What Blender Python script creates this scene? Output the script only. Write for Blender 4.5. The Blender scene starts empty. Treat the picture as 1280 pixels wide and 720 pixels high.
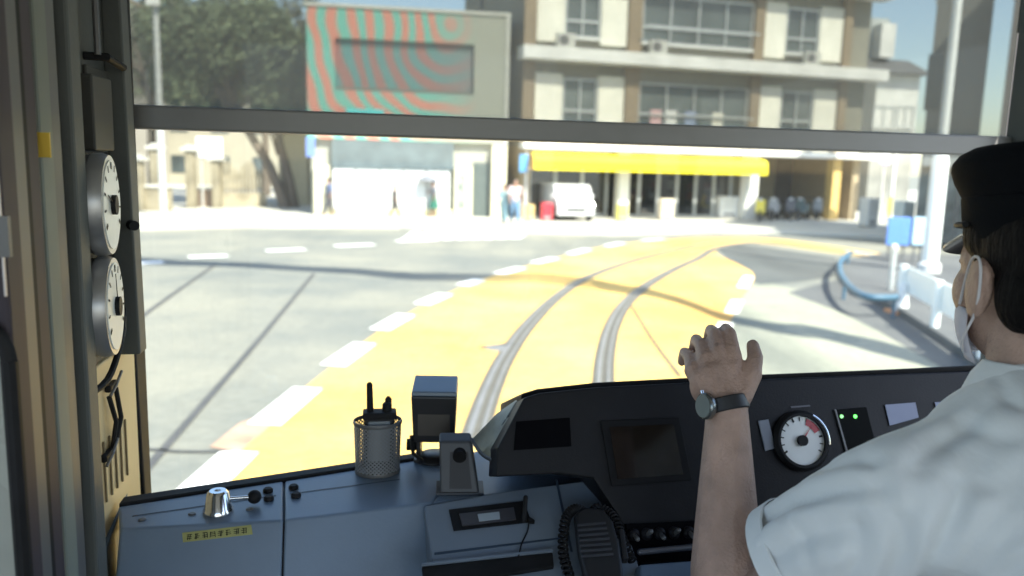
import bpy, bmesh, math, random
from mathutils import Vector, Matrix, noise
R = math.radians
random.seed(7)
S = bpy.context.scene
COL = S.collection

# ------------------------------------------------------------------ camera
CAMZ = 2.3
FPX, PITCH, ROLL = 1000.0, R(8.8), R(1.54)
cd = bpy.data.cameras.new('camera'); cam = bpy.data.objects.new('camera', cd); COL.objects.link(cam)
cd.sensor_width = 36.0; cd.lens = 36.0*FPX/1280
cd.clip_start = 0.02; cd.clip_end = 3000
_F = Vector((0, math.cos(PITCH), -math.sin(PITCH))); _U = Vector((0, math.sin(PITCH), math.cos(PITCH))); _X = Vector((1, 0, 0))
CR = _X*math.cos(ROLL)+_U*math.sin(ROLL); CU = -_X*math.sin(ROLL)+_U*math.cos(ROLL)
O = Vector((0, 0, CAMZ))
cam.matrix_world = Matrix(((CR.x, CU.x, -_F.x, 0), (CR.y, CU.y, -_F.y, 0), (CR.z, CU.z, -_F.z, CAMZ), (0, 0, 0, 1)))
cd.dof.use_dof = True; cd.dof.focus_distance = 1.2; cd.dof.aperture_fstop = 3.3
S.camera = cam

# ------------------------------------------------------------------ light
SUN_EL, SUN_AZ = R(50), R(140)        # azimuth clockwise from +Y
w = bpy.data.worlds.new('World'); S.world = w; w.use_nodes = True
nt = w.node_tree; bg = nt.nodes['Background']
sky = nt.nodes.new('ShaderNodeTexSky'); sky.sky_type = 'NISHITA'; sky.sun_disc = False
sky.sun_elevation = SUN_EL; sky.sun_rotation = SUN_AZ
nt.links.new(sky.outputs[0], bg.inputs[0]); bg.inputs[1].default_value = 0.15
sl = bpy.data.lights.new('sun', 'SUN'); sl.energy = 4.3; sl.angle = R(0.5); sl.color = (1, .955, .86)
sun = bpy.data.objects.new('sun', sl); COL.objects.link(sun)
sdir = Vector((math.sin(SUN_AZ)*math.cos(SUN_EL), math.cos(SUN_AZ)*math.cos(SUN_EL), math.sin(SUN_EL)))
sun.rotation_euler = sdir.to_track_quat('Z', 'Y').to_euler(); sun.location = (20, -20, 30)
S.view_settings.view_transform = 'Standard'; S.view_settings.look = 'None'
S.view_settings.gamma = 1; S.view_settings.exposure = 1.62
S.cycles.use_denoising = True
S.cycles.max_bounces = 8; S.cycles.transparent_max_bounces = 16

# ------------------------------------------------------------------ frames: pixel -> place
YAW = R(10)                           # the tram points a little left of the view
TR = Vector((math.cos(YAW), math.sin(YAW), 0)); TF = Vector((-math.sin(YAW), math.cos(YAW), 0)); ZZ = Vector((0, 0, 1))
TM = Matrix(((TR.x, TF.x, 0, 0), (TR.y, TF.y, 0, 0), (0, 0, 1, 0), (0, 0, 0, 1)))   # tram coords -> world
TMI = TM.inverted()
def ray(px, py):
    return (_F*1.0+CR*((px-640)/FPX)+CU*((360-py)/FPX))
def hit(px, py, p, n):
    d = ray(px, py); t = (Vector(p)-O).dot(n)/d.dot(n); return O+d*t
def G(px, py, z=0.0): return hit(px, py, (0, 0, z), ZZ)
def D(px, py, Y): return hit(px, py, (0, Y, 0), Vector((0, 1, 0)))          # at level distance Y
def T(px, py, x=None, y=None, z=None):                                      # -> tram coordinates
    if x is not None: h = hit(px, py, TM@Vector((x, 0, 0)), TR)
    elif y is not None: h = hit(px, py, TM@Vector((0, y, 0)), TF)
    else: h = G(px, py, z)
    return TMI@h

# ------------------------------------------------------------------ materials
MATS = {}
def mat(name, col, rough=.6, metal=0, var=.12, scale=8, bump=0.0, bscale=60, emit=None, estr=0, col2=None, coat=0, stretch=None, spec=None):
    if name in MATS: return MATS[name]
    m = bpy.data.materials.new(name); m.use_nodes = True; n = m.node_tree.nodes; l = m.node_tree.links
    b = n['Principled BSDF']; b.inputs['Roughness'].default_value = rough; b.inputs['Metallic'].default_value = metal
    tc = n.new('ShaderNodeTexCoord'); src = tc.outputs['Object']
    if stretch:
        mp = n.new('ShaderNodeMapping'); mp.inputs['Scale'].default_value = stretch; l.new(src, mp.inputs[0]); src = mp.outputs[0]
    nz = n.new('ShaderNodeTexNoise'); nz.inputs['Scale'].default_value = scale; nz.inputs['Detail'].default_value = 6
    l.new(src, nz.inputs['Vector'])
    cr = n.new('ShaderNodeValToRGB'); cr.color_ramp.elements[0].position = .3; cr.color_ramp.elements[1].position = .7
    c = Vector(col)
    cr.color_ramp.elements[0].color = (*(c*(1-var)), 1); cr.color_ramp.elements[1].color = (*(Vector(col2) if col2 else c*(1+var)), 1)
    l.new(nz.outputs['Fac'], cr.inputs[0]); l.new(cr.outputs[0], b.inputs['Base Color'])
    rr = n.new('ShaderNodeMapRange'); rr.inputs[3].default_value = max(0, rough-.08); rr.inputs[4].default_value = min(1, rough+.1)
    l.new(nz.outputs['Fac'], rr.inputs[0]); l.new(rr.outputs[0], b.inputs['Roughness'])
    if bump:
        n2 = n.new('ShaderNodeTexNoise'); n2.inputs['Scale'].default_value = bscale; n2.inputs['Detail'].default_value = 4
        l.new(src, n2.inputs['Vector'])
        bp = n.new('ShaderNodeBump'); bp.inputs['Strength'].default_value = bump; bp.inputs['Distance'].default_value = .01
        l.new(n2.outputs['Fac'], bp.inputs['Height']); l.new(bp.outputs[0], b.inputs['Normal'])
    if coat: b.inputs['Coat Weight'].default_value = coat
    if emit: b.inputs['Emission Color'].default_value = (*emit, 1); b.inputs['Emission Strength'].default_value = estr
    if spec is not None: b.inputs['Specular IOR Level'].default_value = spec
    MATS[name] = m; return m
def glass_mat(name, col, gloss=.04, haze=0.0, hazecol=(.8, .8, .75)):
    m = bpy.data.materials.new(name); m.use_nodes = True; n = m.node_tree.nodes; l = m.node_tree.links
    n.remove(n['Principled BSDF']); out = n['Material Output']
    t = n.new('ShaderNodeBsdfTransparent'); t.inputs[0].default_value = (*col, 1)
    g = n.new('ShaderNodeBsdfGlossy'); g.inputs['Roughness'].default_value = .03
    d = n.new('ShaderNodeBsdfTranslucent'); d.inputs[0].default_value = (*hazecol, 1)
    m1 = n.new('ShaderNodeMixShader'); m1.inputs[0].default_value = gloss; l.new(t.outputs[0], m1.inputs[1]); l.new(g.outputs[0], m1.inputs[2])
    m2 = n.new('ShaderNodeMixShader')
    nz = n.new('ShaderNodeTexNoise'); nz.inputs['Scale'].default_value = 3; tc = n.new('ShaderNodeTexCoord'); l.new(tc.outputs['Object'], nz.inputs[0])
    mr = n.new('ShaderNodeMapRange'); mr.inputs[3].default_value = haze*.7; mr.inputs[4].default_value = haze*1.3
    l.new(nz.outputs[0], mr.inputs[0]); l.new(mr.outputs[0], m2.inputs[0])
    l.new(m1.outputs[0], m2.inputs[1]); l.new(d.outputs[0], m2.inputs[2]); l.new(m2.outputs[0], out.inputs[0])
    return m

# ------------------------------------------------------------------ mesh builder
class MB:
    def __init__(s, M=None): s.v = []; s.f = []; s.M = M.copy() if M else Matrix.Identity(4)
    def add(s, vs, fs):
        k = len(s.v); s.v += [s.M@Vector(p) for p in vs]; s.f += [[i+k for i in f] for f in fs]; return s
    def box(s, x0, x1, y0, y1, z0, z1):
        return s.hexa([(x0, y0, z0), (x1, y0, z0), (x1, y1, z0), (x0, y1, z0), (x0, y0, z1), (x1, y0, z1), (x1, y1, z1), (x0, y1, z1)])
    def hexa(s, p): return s.add(p, [(0, 3, 2, 1), (4, 5, 6, 7), (0, 1, 5, 4), (1, 2, 6, 5), (2, 3, 7, 6), (3, 0, 4, 7)])
    def prism(s, pts, ext):
        n = len(pts); e = Vector(ext); a = [Vector(p) for p in pts]; b = [p+e for p in a]
        return s.add(a+b, [tuple(range(n-1, -1, -1)), tuple(range(n, 2*n))]+[(i, (i+1) % n, (i+1) % n+n, i+n) for i in range(n)])
    def poly(s, pts): return s.add(pts, [tuple(range(len(pts)))])
    def ring(s, rings, cap=True, closed=True):
        n = len(rings[0]); vs = [p for r in rings for p in r]; fs = []
        for i in range(len(rings)-1):
            for j in range(n if closed else n-1):
                a = i*n+j; b = i*n+(j+1) % n; fs.append((a, b, b+n, a+n))
        if cap: fs.append(tuple(range(n-1, -1, -1))); fs.append(tuple(range((len(rings)-1)*n, len(rings)*n)))
        return s.add(vs, fs)
    def lathe(s, prof, c, ax=(0, 0, 1), seg=24, sx=1, sy=1, cap=True):
        ax = Vector(ax).normalized(); q = ax.to_track_quat('Z', 'Y'); c = Vector(c)
        rs = [[c+q@Vector((max(r, 1e-5)*sx*math.cos(2*math.pi*j/seg), max(r, 1e-5)*sy*math.sin(2*math.pi*j/seg), z)) for j in range(seg)] for r, z in prof]
        return s.ring(rs, cap)
    def cyl(s, p0, p1, r0, r1=None, seg=16):
        p0 = Vector(p0); p1 = Vector(p1); r1 = r0 if r1 is None else r1
        return s.lathe([(r0, 0), (r1, (p1-p0).length)], p0, p1-p0, seg)
    def cap(s, p0, p1, r0, r1, seg=16):       # round-ended tapered limb
        p0 = Vector(p0); p1 = Vector(p1); L = max((p1-p0).length, 1e-4); pr = []
        for k in range(7): a = -math.pi/2+k*math.pi/12; pr.append((r0*math.cos(a), r0*math.sin(a)))
        for k in range(7): a = k*math.pi/12; pr.append((r1*math.cos(a), L+r1*math.sin(a)))
        return s.lathe(pr, p0, p1-p0, seg)
    def ell(s, c, r, Mr=None, seg=20):
        rs = []; c = Vector(c); Mr = Mr or Matrix.Identity(3)
        for i in range(seg//2+1):
            a = -math.pi/2+math.pi*i/(seg//2); ca = max(math.cos(a), 1e-4)
            rs.append([c+Mr@Vector((r[0]*ca*math.cos(2*math.pi*j/seg), r[1]*ca*math.sin(2*math.pi*j/seg), r[2]*math.sin(a))) for j in range(seg)])
        return s.ring(rs)
    def tube(s, pts, r, seg=8, closed=False):
        pts = [Vector(p) for p in pts]; rs = []; n = len(pts)
        u = None
        for i, p in enumerate(pts):
            t = (pts[min(i+1, n-1)]-pts[max(i-1, 0)]).normalized()
            if u is None: u = t.orthogonal().normalized()
            u = (u-t*u.dot(t)).normalized(); v = t.cross(u); rr = r[i] if isinstance(r, (list, tuple)) else r
            rs.append([p+u*rr*math.cos(2*math.pi*j/seg)+v*rr*math.sin(2*math.pi*j/seg) for j in range(seg)])
        return s.ring(rs)
    def strip(s, L, Rr):
        n = len(L); return s.add(list(L)+list(Rr), [(i, i+1, n+i+1, n+i) for i in range(n-1)])
def empty(name, label, cat, loc, group=None, rz=0, T_=False):
    o = bpy.data.objects.new(name, None); COL.objects.link(o)
    l = TM@Vector(loc) if T_ else Vector(loc); o.location = l; o.rotation_euler.z = YAW if T_ else rz
    o.matrix_basis = Matrix.Translation(l)@Matrix.Rotation(YAW if T_ else rz, 4, 'Z')
    o.empty_display_size = .1; o['label'] = label; o['category'] = cat
    if group: o['group'] = group
    o['_w'] = 0; del o['_w']; WM[o.name] = o.matrix_basis.copy(); return o
WM = {}
def obj(name, mb, m, parent=None, smooth=False, bevel=0, bseg=2, label=None, cat=None, group=None, kind=None, auto=True, uvfix=False):
    me = bpy.data.meshes.new(name); vs = mb.v
    if parent is not None: W = WM[parent.name]
    else:
        xs = [v.x for v in vs]; ys = [v.y for v in vs]; zs = [v.z for v in vs]
        W = Matrix.Identity(4) if kind == 'structure' else Matrix.Translation(((min(xs)+max(xs))/2, (min(ys)+max(ys))/2, min(zs)))
    Wi = W.inverted(); me.from_pydata([Wi@v for v in vs], [], mb.f)
    bm = bmesh.new(); bm.from_mesh(me); bmesh.ops.recalc_face_normals(bm, faces=bm.faces); bm.to_mesh(me); bm.free()
    if smooth:
        me.polygons.foreach_set('use_smooth', [True]*len(me.polygons))
        if smooth != 'all':
            try: me.set_sharp_from_angle(angle=R(40))
            except Exception: pass
    me.materials.append(m); o = bpy.data.objects.new(name, me); COL.objects.link(o)
    if parent is not None: o.parent = parent; WM[o.name] = W
    else: o.matrix_basis = W; WM[o.name] = W
    if bevel:
        b = o.modifiers.new('bevel', 'BEVEL'); b.width = bevel; b.segments = bseg; b.limit_method = 'ANGLE'; b.angle_limit = R(35)
    if label: o['label'] = label
    if cat: o['category'] = cat
    if group: o['group'] = group
    if kind: o['kind'] = kind
    return o
def remesh(o, vox, it=4, fac=.6):
    r = o.modifiers.new('remesh', 'REMESH'); r.mode = 'VOXEL'; r.voxel_size = vox; r.use_smooth_shade = True
    if it: s = o.modifiers.new('smooth', 'SMOOTH'); s.iterations = it; s.factor = fac
    return o
import numpy as np
from mathutils.bvhtree import BVHTree
def crease(o, lines):
    """bake the modifiers, then press folds into the surface along lines drawn over it: (points, width m, depth m)"""
    dg = bpy.context.evaluated_depsgraph_get(); me = bpy.data.meshes.new_from_object(o.evaluated_get(dg)); o.modifiers.clear(); o.data = me
    W = WM[o.name]; Wm = np.array(W); n = len(me.vertices)
    co = np.empty(n*3); me.vertices.foreach_get('co', co); co = co.reshape(-1, 3); wc_ = co@Wm[:3, :3].T+Wm[:3, 3]
    nr = np.array([tuple(v.normal) for v in me.vertices]); polys = [tuple(p.vertices) for p in me.polygons]
    bv = BVHTree.FromPolygons([tuple(v) for v in wc_], polys)
    disp = np.zeros(n)
    for pts, wd, dp in lines:
        P = smoothline([(x, y, 0) for x, y in pts], 10); H = []
        for k, q in enumerate(P):
            h = bv.ray_cast(O, ray(q.x, q.y).normalized())[0]
            if h is not None: H.append((h, math.sin(math.pi*(k+.5)/len(P))**.6))
        if not H: continue
        best = np.full(n, 1e9); amp = np.zeros(n)
        for h, a in H:
            d = ((wc_-np.array(h))**2).sum(1); m = d < best; best[m] = d[m]; amp[m] = a
        d = np.sqrt(best); disp -= dp*amp*(np.exp(-(d/wd)**2)-.55*np.exp(-((d-2*wd)/(wd*1.2))**2))
    co += nr*disp[:, None]; me.vertices.foreach_set('co', co.ravel()); me.update()
    me.polygons.foreach_set('use_smooth', [True]*len(me.polygons))
def copy_tree(o, parent=None):
    c = o.copy(); COL.objects.link(c)
    if parent is not None: c.parent = parent
    for ch in [x for x in COL.objects if x.parent == o and x is not c]: copy_tree(ch, c)
    return c
def smoothline(P, n=8):
    P = [Vector(p) for p in P]; out = []
    for i in range(len(P)-1):
        a = P[max(i-1, 0)]; b = P[i]; c = P[i+1]; d = P[min(i+2, len(P)-1)]
        for k in range(n):
            t = k/n; out.append(.5*((2*b)+(c-a)*t+(2*a-5*b+4*c-d)*t*t+(-a+3*b-3*c+d)*t**3))
    out.append(P[-1]); return out
def ribbon(mb, P, wd, z=None, h=None):
    L = []; Q = []
    for i, p in enumerate(P):
        t = P[min(i+1, len(P)-1)]-P[max(i-1, 0)]; t.z = 0; t.normalize(); s = Vector((-t.y, t.x, 0))*wd/2
        a = p+s; b = p-s
        if z is not None: a.z = b.z = z
        L.append(a); Q.append(b)
    if h is None: mb.strip(L, Q)
    else:
        rs = [[L[i], Q[i], Q[i]-ZZ*h, L[i]-ZZ*h] for i in range(len(P))]; mb.ring(rs)

# ---------------- colours
def groundmat(name, c1, c2, c3, spots=.5, sc=.3, rough=.9, wear=None, wearpos=.62):
    m = bpy.data.materials.new(name); m.use_nodes = True; n = m.node_tree.nodes; l = m.node_tree.links; b = n['Principled BSDF']; b.inputs['Roughness'].default_value = rough
    tc = n.new('ShaderNodeTexCoord')
    def nz(scale, det=6, st=None, rgh=.6):
        k = n.new('ShaderNodeTexNoise'); k.inputs['Scale'].default_value = scale; k.inputs['Detail'].default_value = det; k.inputs['Roughness'].default_value = rgh
        if st:
            mp = n.new('ShaderNodeMapping'); mp.inputs['Scale'].default_value = st; mp.inputs['Rotation'].default_value = (0, 0, R(-35)); l.new(tc.outputs['Object'], mp.inputs[0]); l.new(mp.outputs[0], k.inputs['Vector'])
        else: l.new(tc.outputs['Object'], k.inputs['Vector'])
        return k.outputs['Fac']
    def mix(f, a, c, op='MIX'):
        k = n.new('ShaderNodeMix'); k.data_type = 'RGBA'; k.blend_type = op
        if isinstance(f, float): k.inputs[0].default_value = f
        else: l.new(f, k.inputs[0])
        for i, v in ((6, a), (7, c)):
            if isinstance(v, tuple): k.inputs[i].default_value = (*v, 1)
            else: l.new(v, k.inputs[i])
        return k.outputs[2]
    def ramp(f, lo, hi):
        k = n.new('ShaderNodeMapRange'); k.inputs[1].default_value = lo; k.inputs[2].default_value = hi; l.new(f, k.inputs[0]); return k.outputs[0]
    c = mix(ramp(nz(sc, 4), .38, .62), c1, c2)
    c = mix(ramp(nz(sc*1.3, 6, (1, .14, 1)), .52, .72), c, c3)
    c = mix(ramp(nz(28, 3), .35, .65), c, tuple(x*.72 for x in c1), 'MIX') if spots < 0 else mix(.55, c, mix(ramp(nz(9, 5), .3, .7), tuple([.62]*3), (1., 1., 1.)), 'MULTIPLY')
    if wear: c = mix(ramp(nz(2.6, 8, None, .75), wearpos, wearpos+.06), c, wear)
    l.new(c, b.inputs['Base Color'])
    bp = n.new('ShaderNodeBump'); bp.inputs['Strength'].default_value = .3; bp.inputs['Distance'].default_value = .01; l.new(nz(45, 3), bp.inputs['Height']); l.new(bp.outputs[0], b.inputs['Normal'])
    MATS[name] = m; return m
asphalt = groundmat('asphalt', (.155, .165, .15), (.245, .24, .195), (.13, .14, .13))
paleroad = groundmat('pale_road', (.24, .25, .195), (.33, .33, .26), (.17, .18, .15))
darkroad = groundmat('shade_dark_asphalt', (.085, .09, .095), (.12, .125, .125), (.07, .07, .075))
yellowroad = groundmat('yellow_track_paint', (.66, .40, .10), (.78, .53, .17), (.54, .31, .085), wear=(.42, .30, .14), wearpos=.63)
paint = groundmat('road_paint', (.86, .86, .82), (.92, .92, .88), (.78, .78, .72), wear=(.35, .35, .30), wearpos=.60)
concrete = mat('concrete_paving', (.42, .41, .36), .85, var=.14, scale=.5, bump=.1)
kerbm = mat('kerb_stone', (.48, .47, .42), .8, scale=2)
steel = mat('rail_steel', (.27, .27, .27), .45, .5, var=.15, scale=3)
railgap = mat('rail_groove', (.10, .095, .08), .8)
darkline = mat('dark_line', (.07, .07, .07), .7, scale=3)

# ================================================================== GROUND
mb = MB(); g = 1200; N = 24
for i in range(N):
    for j in range(N):
        x0 = -g+2*g*i/N; x1 = -g+2*g*(i+1)/N; y0 = -g+2*g*j/N; y1 = -g+2*g*(j+1)/N
        mb.poly([(x0, y0, 0), (x1, y0, 0), (x1, y1, 0), (x0, y1, 0)])
obj('ground', mb, asphalt, kind='structure')
def gp(pts, z): return [Vector((*G(px, py).xy, z)) for px, py in pts]
def sheet(name, pts, z, m): return obj(name, MB().poly(gp(pts, z)), m, kind='structure')
# pale carriageway on the right of the tracks
sheet('pale_carriageway', [(700, 620), (870, 450), (905, 400), (925, 372), (945, 350), (1040, 372), (1110, 408), (1190, 470), (1290, 560), (1300, 700)], .004, paleroad)
lb = [(60, 760), (265, 600), (350, 512), (430, 447), (490, 404), (542, 376), (588, 355), (635, 340), (680, 327), (725, 315), (770, 306), (830, 300), (880, 297), (960, 298), (1050, 309), (1130, 322)]
rb = [(1120, 327), (1040, 316), (960, 305), (915, 306), (895, 316), (925, 332), (943, 346), (925, 378), (905, 418), (882, 462), (862, 520), (850, 640), (840, 760)]
ll = smoothline(gp(lb, .008), 5); rr_ = smoothline(gp(rb, .008), 5)
bm_ = MB(); bm_.poly(ll+rr_); yr = obj('yellow_track_surface', bm_, yellowroad, kind='structure')
# dashes along the left edge and right edge
mb = MB()
def dash(a, b, wd, z=.012):
    P = gp([a, b], z); t = (P[1]-P[0]).normalized(); s = Vector((-t.y, t.x, 0))*wd/2
    mb.poly([P[0]+s, P[1]+s, P[1]-s, P[0]-s])
for a, b in [((240, 622), (300, 566)), ((330, 532), (385, 486)), ((416, 458), (456, 430)), ((474, 413), (508, 394)), ((527, 381), (557, 368)), ((578, 357), (600, 350)), ((623, 343), (652, 335)), ((668, 329), (694, 323)), ((712, 318), (735, 312)), ((758, 308), (778, 304)), ((802, 301), (830, 299))]:
    dash(a, b, .30)
for a, b in [((936, 346), (928, 360)), ((922, 376), (914, 392)), ((908, 404), (900, 420)), ((885, 452), (872, 482))]: dash(a, b, .22)
for x, y in [(260, 321), (357, 313), (443, 307), (180, 329), (520, 301)]: dash((x-24, y+1), (x+24, y-1), .42)
dash((1060, 314), (1130, 324), .4, .014); dash((1190, 418), (1212, 432), .35)
obj('lane_markings', mb, paint, kind='structure')
mb = MB()
for k in range(9):
    x = 500+k*17; mb.poly(gp([(x, 301-k*.3), (x+14, 301-k*.3), (x+27, 290), (x+15, 290)], .0125))
obj('zebra_crossing', mb, paint, kind='structure')
# rails
rl = smoothline(gp([(590, 560), (600, 525), (614, 486), (632, 448), (660, 408), (695, 373), (735, 347), (790, 327), (845, 313), (890, 304), (950, 301), (1040, 311), (1120, 323)], .016), 6)
rr2 = smoothline(gp([(754, 520), (754, 480), (757, 442), (766, 407), (783, 379), (810, 356), (843, 337), (872, 324), (900, 309.5), (955, 303.5), (1040, 314), (1118, 326)], .016), 6)
mb = MB(); mg = MB()
for P in (rl, rr2):
    ribbon(mg, P, .25, .012)
    def off(P, d):
        Q = []
        for i, p in enumerate(P):
            t = P[min(i+1, len(P)-1)]-P[max(i-1, 0)]; t.z = 0; t.normalize(); Q.append(p+Vector((-t.y, t.x, 0))*d)
        return Q
    ribbon(mb, off(P, .05), .05, .022, .01); ribbon(mb, off(P, -.055), .03, .022, .01)
obj('rail_groove_bed', mg, railgap, kind='structure'); obj('tram_rails', mb, steel, kind='structure')
mb = MB()
for pts, wd in [([(392, 343), (330, 418), (262, 497), (188, 582), (120, 660)], .07), ([(268, 332), (225, 362), (172, 400)], .07), ([(790, 384), (815, 425), (850, 472)], .045), ([(180, 562), (230, 566), (290, 565)], .04), ([(640, 430), (600, 436)], .12)]:
    ribbon(mb, smoothline(gp(pts, .0135), 5), wd, .0135)
obj('dark_road_lines', mb, darkline, kind='structure')  # narrow dark lines laid on the road surface
mb = MB(); c = G(622, 436); mb.lathe([(.16, .0), (.16, .016)], (c.x, c.y, 0), seg=20)
obj('drain_cover', mb, steel, label='small round steel cover beside the left rail', cat='drain cover')
mb = MB(); mb.poly(gp([(262, 560), (300, 530), (350, 512), (335, 536), (300, 566)], .0105)); obj('worn_red_patch', mb, mat('worn_red', (.42, .27, .19), .9, var=.3, scale=3), kind='structure')
# far pavement with kerb
def slab(name, pts, h, m):
    P = gp(pts, 0); return obj(name, MB().prism(P, (0, 0, h)), m, kind='structure', bevel=.02)
slab('far_pavement', [(-400, 292), (165, 289), (300, 286), (500, 287), (560, 290), (640, 293), (760, 296), (880, 293), (960, 293), (1080, 298), (1110, 300), (1400, 306), (1900, 290), (1200, 240), (640, 232), (0, 225), (-500, 240)], .13, concrete)
# right pavement corner, asphalt with its shade put into the dark colour
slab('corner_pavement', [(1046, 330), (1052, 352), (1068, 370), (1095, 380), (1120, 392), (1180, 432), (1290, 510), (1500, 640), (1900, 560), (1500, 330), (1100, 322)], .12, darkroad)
sheet('painted_shade_strip', [(985, 366), (1046, 350), (1068, 370), (1110, 384), (1200, 425), (1320, 520), (1280, 545), (1180, 462), (1100, 415), (1050, 390)], .0075, darkroad)  # dark sheet painted where the guardrail's shade falls on the road
sheet('painted_cross_street_shade', [(890, 303), (960, 309), (1045, 322), (1048, 345), (1000, 352), (950, 356), (925, 348), (915, 330)], .0045, groundmat('painted_shade_asphalt', (.075, .085, .085), (.11, .115, .11), (.06, .065, .065)))  # dark sheet standing for the shade over the cross street

# ================================================================== helpers for buildings
def frame(px, Z, ang):          # facade frame: origin on the ground at px and distance Z; u turned ang from +X
    p = D(px, 300, Z); o = Vector((p.x, p.y, 0)); u = Vector((math.cos(ang), math.sin(ang), 0)); n = Vector((math.sin(ang), -math.cos(ang), 0))
    M = Matrix(((u.x, -n.x, 0, o.x), (u.y, -n.y, 0, o.y), (0, 0, 1, 0), (0, 0, 0, 1)))   # local x along, y INTO the building, z up
    def B(px, py, d=0):
        h = hit(px, py, o+(-n)*d, n); q = M.inverted()@h; return q.x, q.z
    return M, B
wglass = mat('window_glass', (.06, .075, .08), .12, 0, var=.5, scale=.6)
cream = mat('cream_panel', (.80, .78, .68), .7, scale=.7)
brown = mat('brown_column', (.25, .19, .12), .7, scale=1)
wallg = mat('olive_grey_wall', (.26, .25, .20), .8, scale=.5)
white = mat('white_paint', (.72, .72, .69), .5, scale=1)
alu = mat('aluminium_frame', (.55, .57, .56), .4, .5)
yell = mat('yellow_awning_cloth', (.80, .66, .015), .7, var=.04, scale=1)
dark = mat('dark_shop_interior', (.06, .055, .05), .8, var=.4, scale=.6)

def window(B, M, par, x0, x1, y0, y1, n=2, name='window', sill=True, rows=1):
    a, zt = B(x0, y0); b, zb = B(x1, y1)
    f = MB(M); t = .07
    f.box(a, b, -.06, .10, zt-t, zt); f.box(a, b, -.06, .10, zb, zb+t)
    for k in range(n+1):
        x = a+(b-a)*k/n; xx = min(max(x, a+t/2), b-t/2); f.box(xx-t/2, xx+t/2, -.05, .09, zb+t, zt-t)
    for k in range(1, rows):
        z = zb+(zt-zb)*k/rows; f.box(a+t, b-t, -.045, .085, z-t/2, z+t/2)
    w_ = obj(name, f, alu, par)
    obj('pane', MB(M).box(a+.01, b-.01, .02, .04, zb+.01, zt-.01), wglass, w_)
    obj('curtain', MB(M).box(a+.05, a+(b-a)*.45, .12, .15, zb+.05, zt-.05), mat('curtain', (.35, .36, .33), .9, scale=5, stretch=(12, 1, 1)), w_)
    if sill: obj('sill', MB(M).box(a-.05, b+.05, -.14, .0, zb-.08, zb-.002), white, w_)
    return w_

# ================================================================== YELLOW-AWNING BUILDING
ang = math.atan2(.284, .959)
M, B = frame(650, 33, ang)
bd = empty('apartment_building', 'four-storey cream and brown apartment block above the long yellow shop awning', 'building', M.translation, rz=ang)
W_ = 16.4
Hs = 14.5
# wall: pieces around ground floor opening
zg = B(800, 190)[1]     # top of ground floor
mb = MB(M); mb.box(0, W_, .15, 11, zg+.1, Hs); obj('wall', mb, wallg, bd)
mb = MB(M); mb.box(0, .35, 0, 11, 0, zg+.1); mb.box(W_-.35, W_, 0, 11, 0, zg+.1); mb.box(.35, W_-.35, 10.7, 11, 0, zg+.1); obj('ground_floor_wall', mb, mat('tan_wall', (.34, .27, .17), .8), bd)
mb = MB(M); mb.box(-.15, W_+.1, -.15, 11.2, Hs, Hs+.4); obj('roof', mb, white, bd)
# floor slabs
for (pa, pb) in (((700, 62), (700, 78)),):
    z1 = B(*pa)[1]; z0 = B(*pb)[1]
obj('balcony_slab', MB(M).box(-.3, W_+.5, -.75, .149, z0, z1), white, bd, bevel=.03)
dz = z1-zg-.2
obj('balcony_slab', MB(M).box(-.3, W_+.5, -.75, .149, z0+3.55, z1+3.55), white, bd, bevel=.03)
lz0 = zg-.05
obj('lintel', MB(M).box(-.1, W_+.9, -.55, .149, zg-.02, zg+.22), white, bd, bevel=.02)
rowspx = [(98, 153), (2, 52)]
cols = [(652, 667), (780, 797), (936, 948), (1046, 1056)]
for a, b in cols:
    xa = B(a, 130)[0]; xb = B(b, 130)[0]; obj('column', MB(M).box(xa, xb, -.12, .149, zg+.221, z0-.002), brown, bd)
    obj('column', MB(M).box(xa, xb, -.12, .149, z1+.002, z0+3.548), brown, bd)
for r, dzr in ((0, 0), (1, 3.55), (2, 7.1)):
    zt = B(720, 98)[1]+dzr; zb = B(720, 158)[1]+dzr
    for (a, b, kind) in [(668, 702, 'p'), (703, 746, 'w'), (747, 779, 'p'), (798, 935, 'W'), (949, 975, 'p'), (976, 1016, 'w'), (1017, 1045, 'p')]:
        xa = B(a, 130)[0]; xb = B(b, 130)[0]
        if kind == 'p': obj('cream_panel', MB(M).box(xa, xb, -.04, .149, zb-.25, zt+.15), cream, bd, bevel=.01)
        else:
            f = MB(M); t = .07; n = 4 if kind == 'W' else 2
            f.box(xa, xb, .0, .149, zt-t, zt); f.box(xa, xb, .0, .149, zb, zb+t)
            mid = zb+(zt-zb)*.33
            f.box(xa, xb, .01, .148, mid-.05, mid+.05)
            for k in range(n+1):
                x = min(max(xa+(xb-xa)*k/n, xa+t/2), xb-t/2); f.box(x-t/2, x+t/2, .005, .148, zb+t, zt-t)
            w_ = obj('window', f, alu, bd)
            obj('pane', MB(M).box(xa+.02, xb-.02, .08, .12, zb+.02, zt-.02), mat('upper_glass', (.10, .12, .12), .15, scale=.5, var=.4), w_)
            obj('sill', MB(M).box(xa-.05, xb+.05, -.12, -.002, zb-.1, zb-.01), white, w_)
            if kind == 'W': obj('railing', MB(M).box(xa, xb, -.55, -.5, zb+.55, zb+.62), alu, w_)
for sx_, zz_ in ((1.15, z1+.02), (5.2, z1+.02), (12.6, z1+.02)):
    ac = obj('air_conditioner', MB(M).box(sx_, sx_+.75, -.6, -.3, zz_, zz_+.55), mat('ac_grey', (.5, .5, .46), .6), bd, bevel=.02)
    obj('fan_grille', MB(M).lathe([(.2, 0), (.2, .01)], (sx_+.27, -.612, zz_+.28), (0, 1, 0), 20), mat('grille_dark', (.12, .12, .12), .6), ac)
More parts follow.
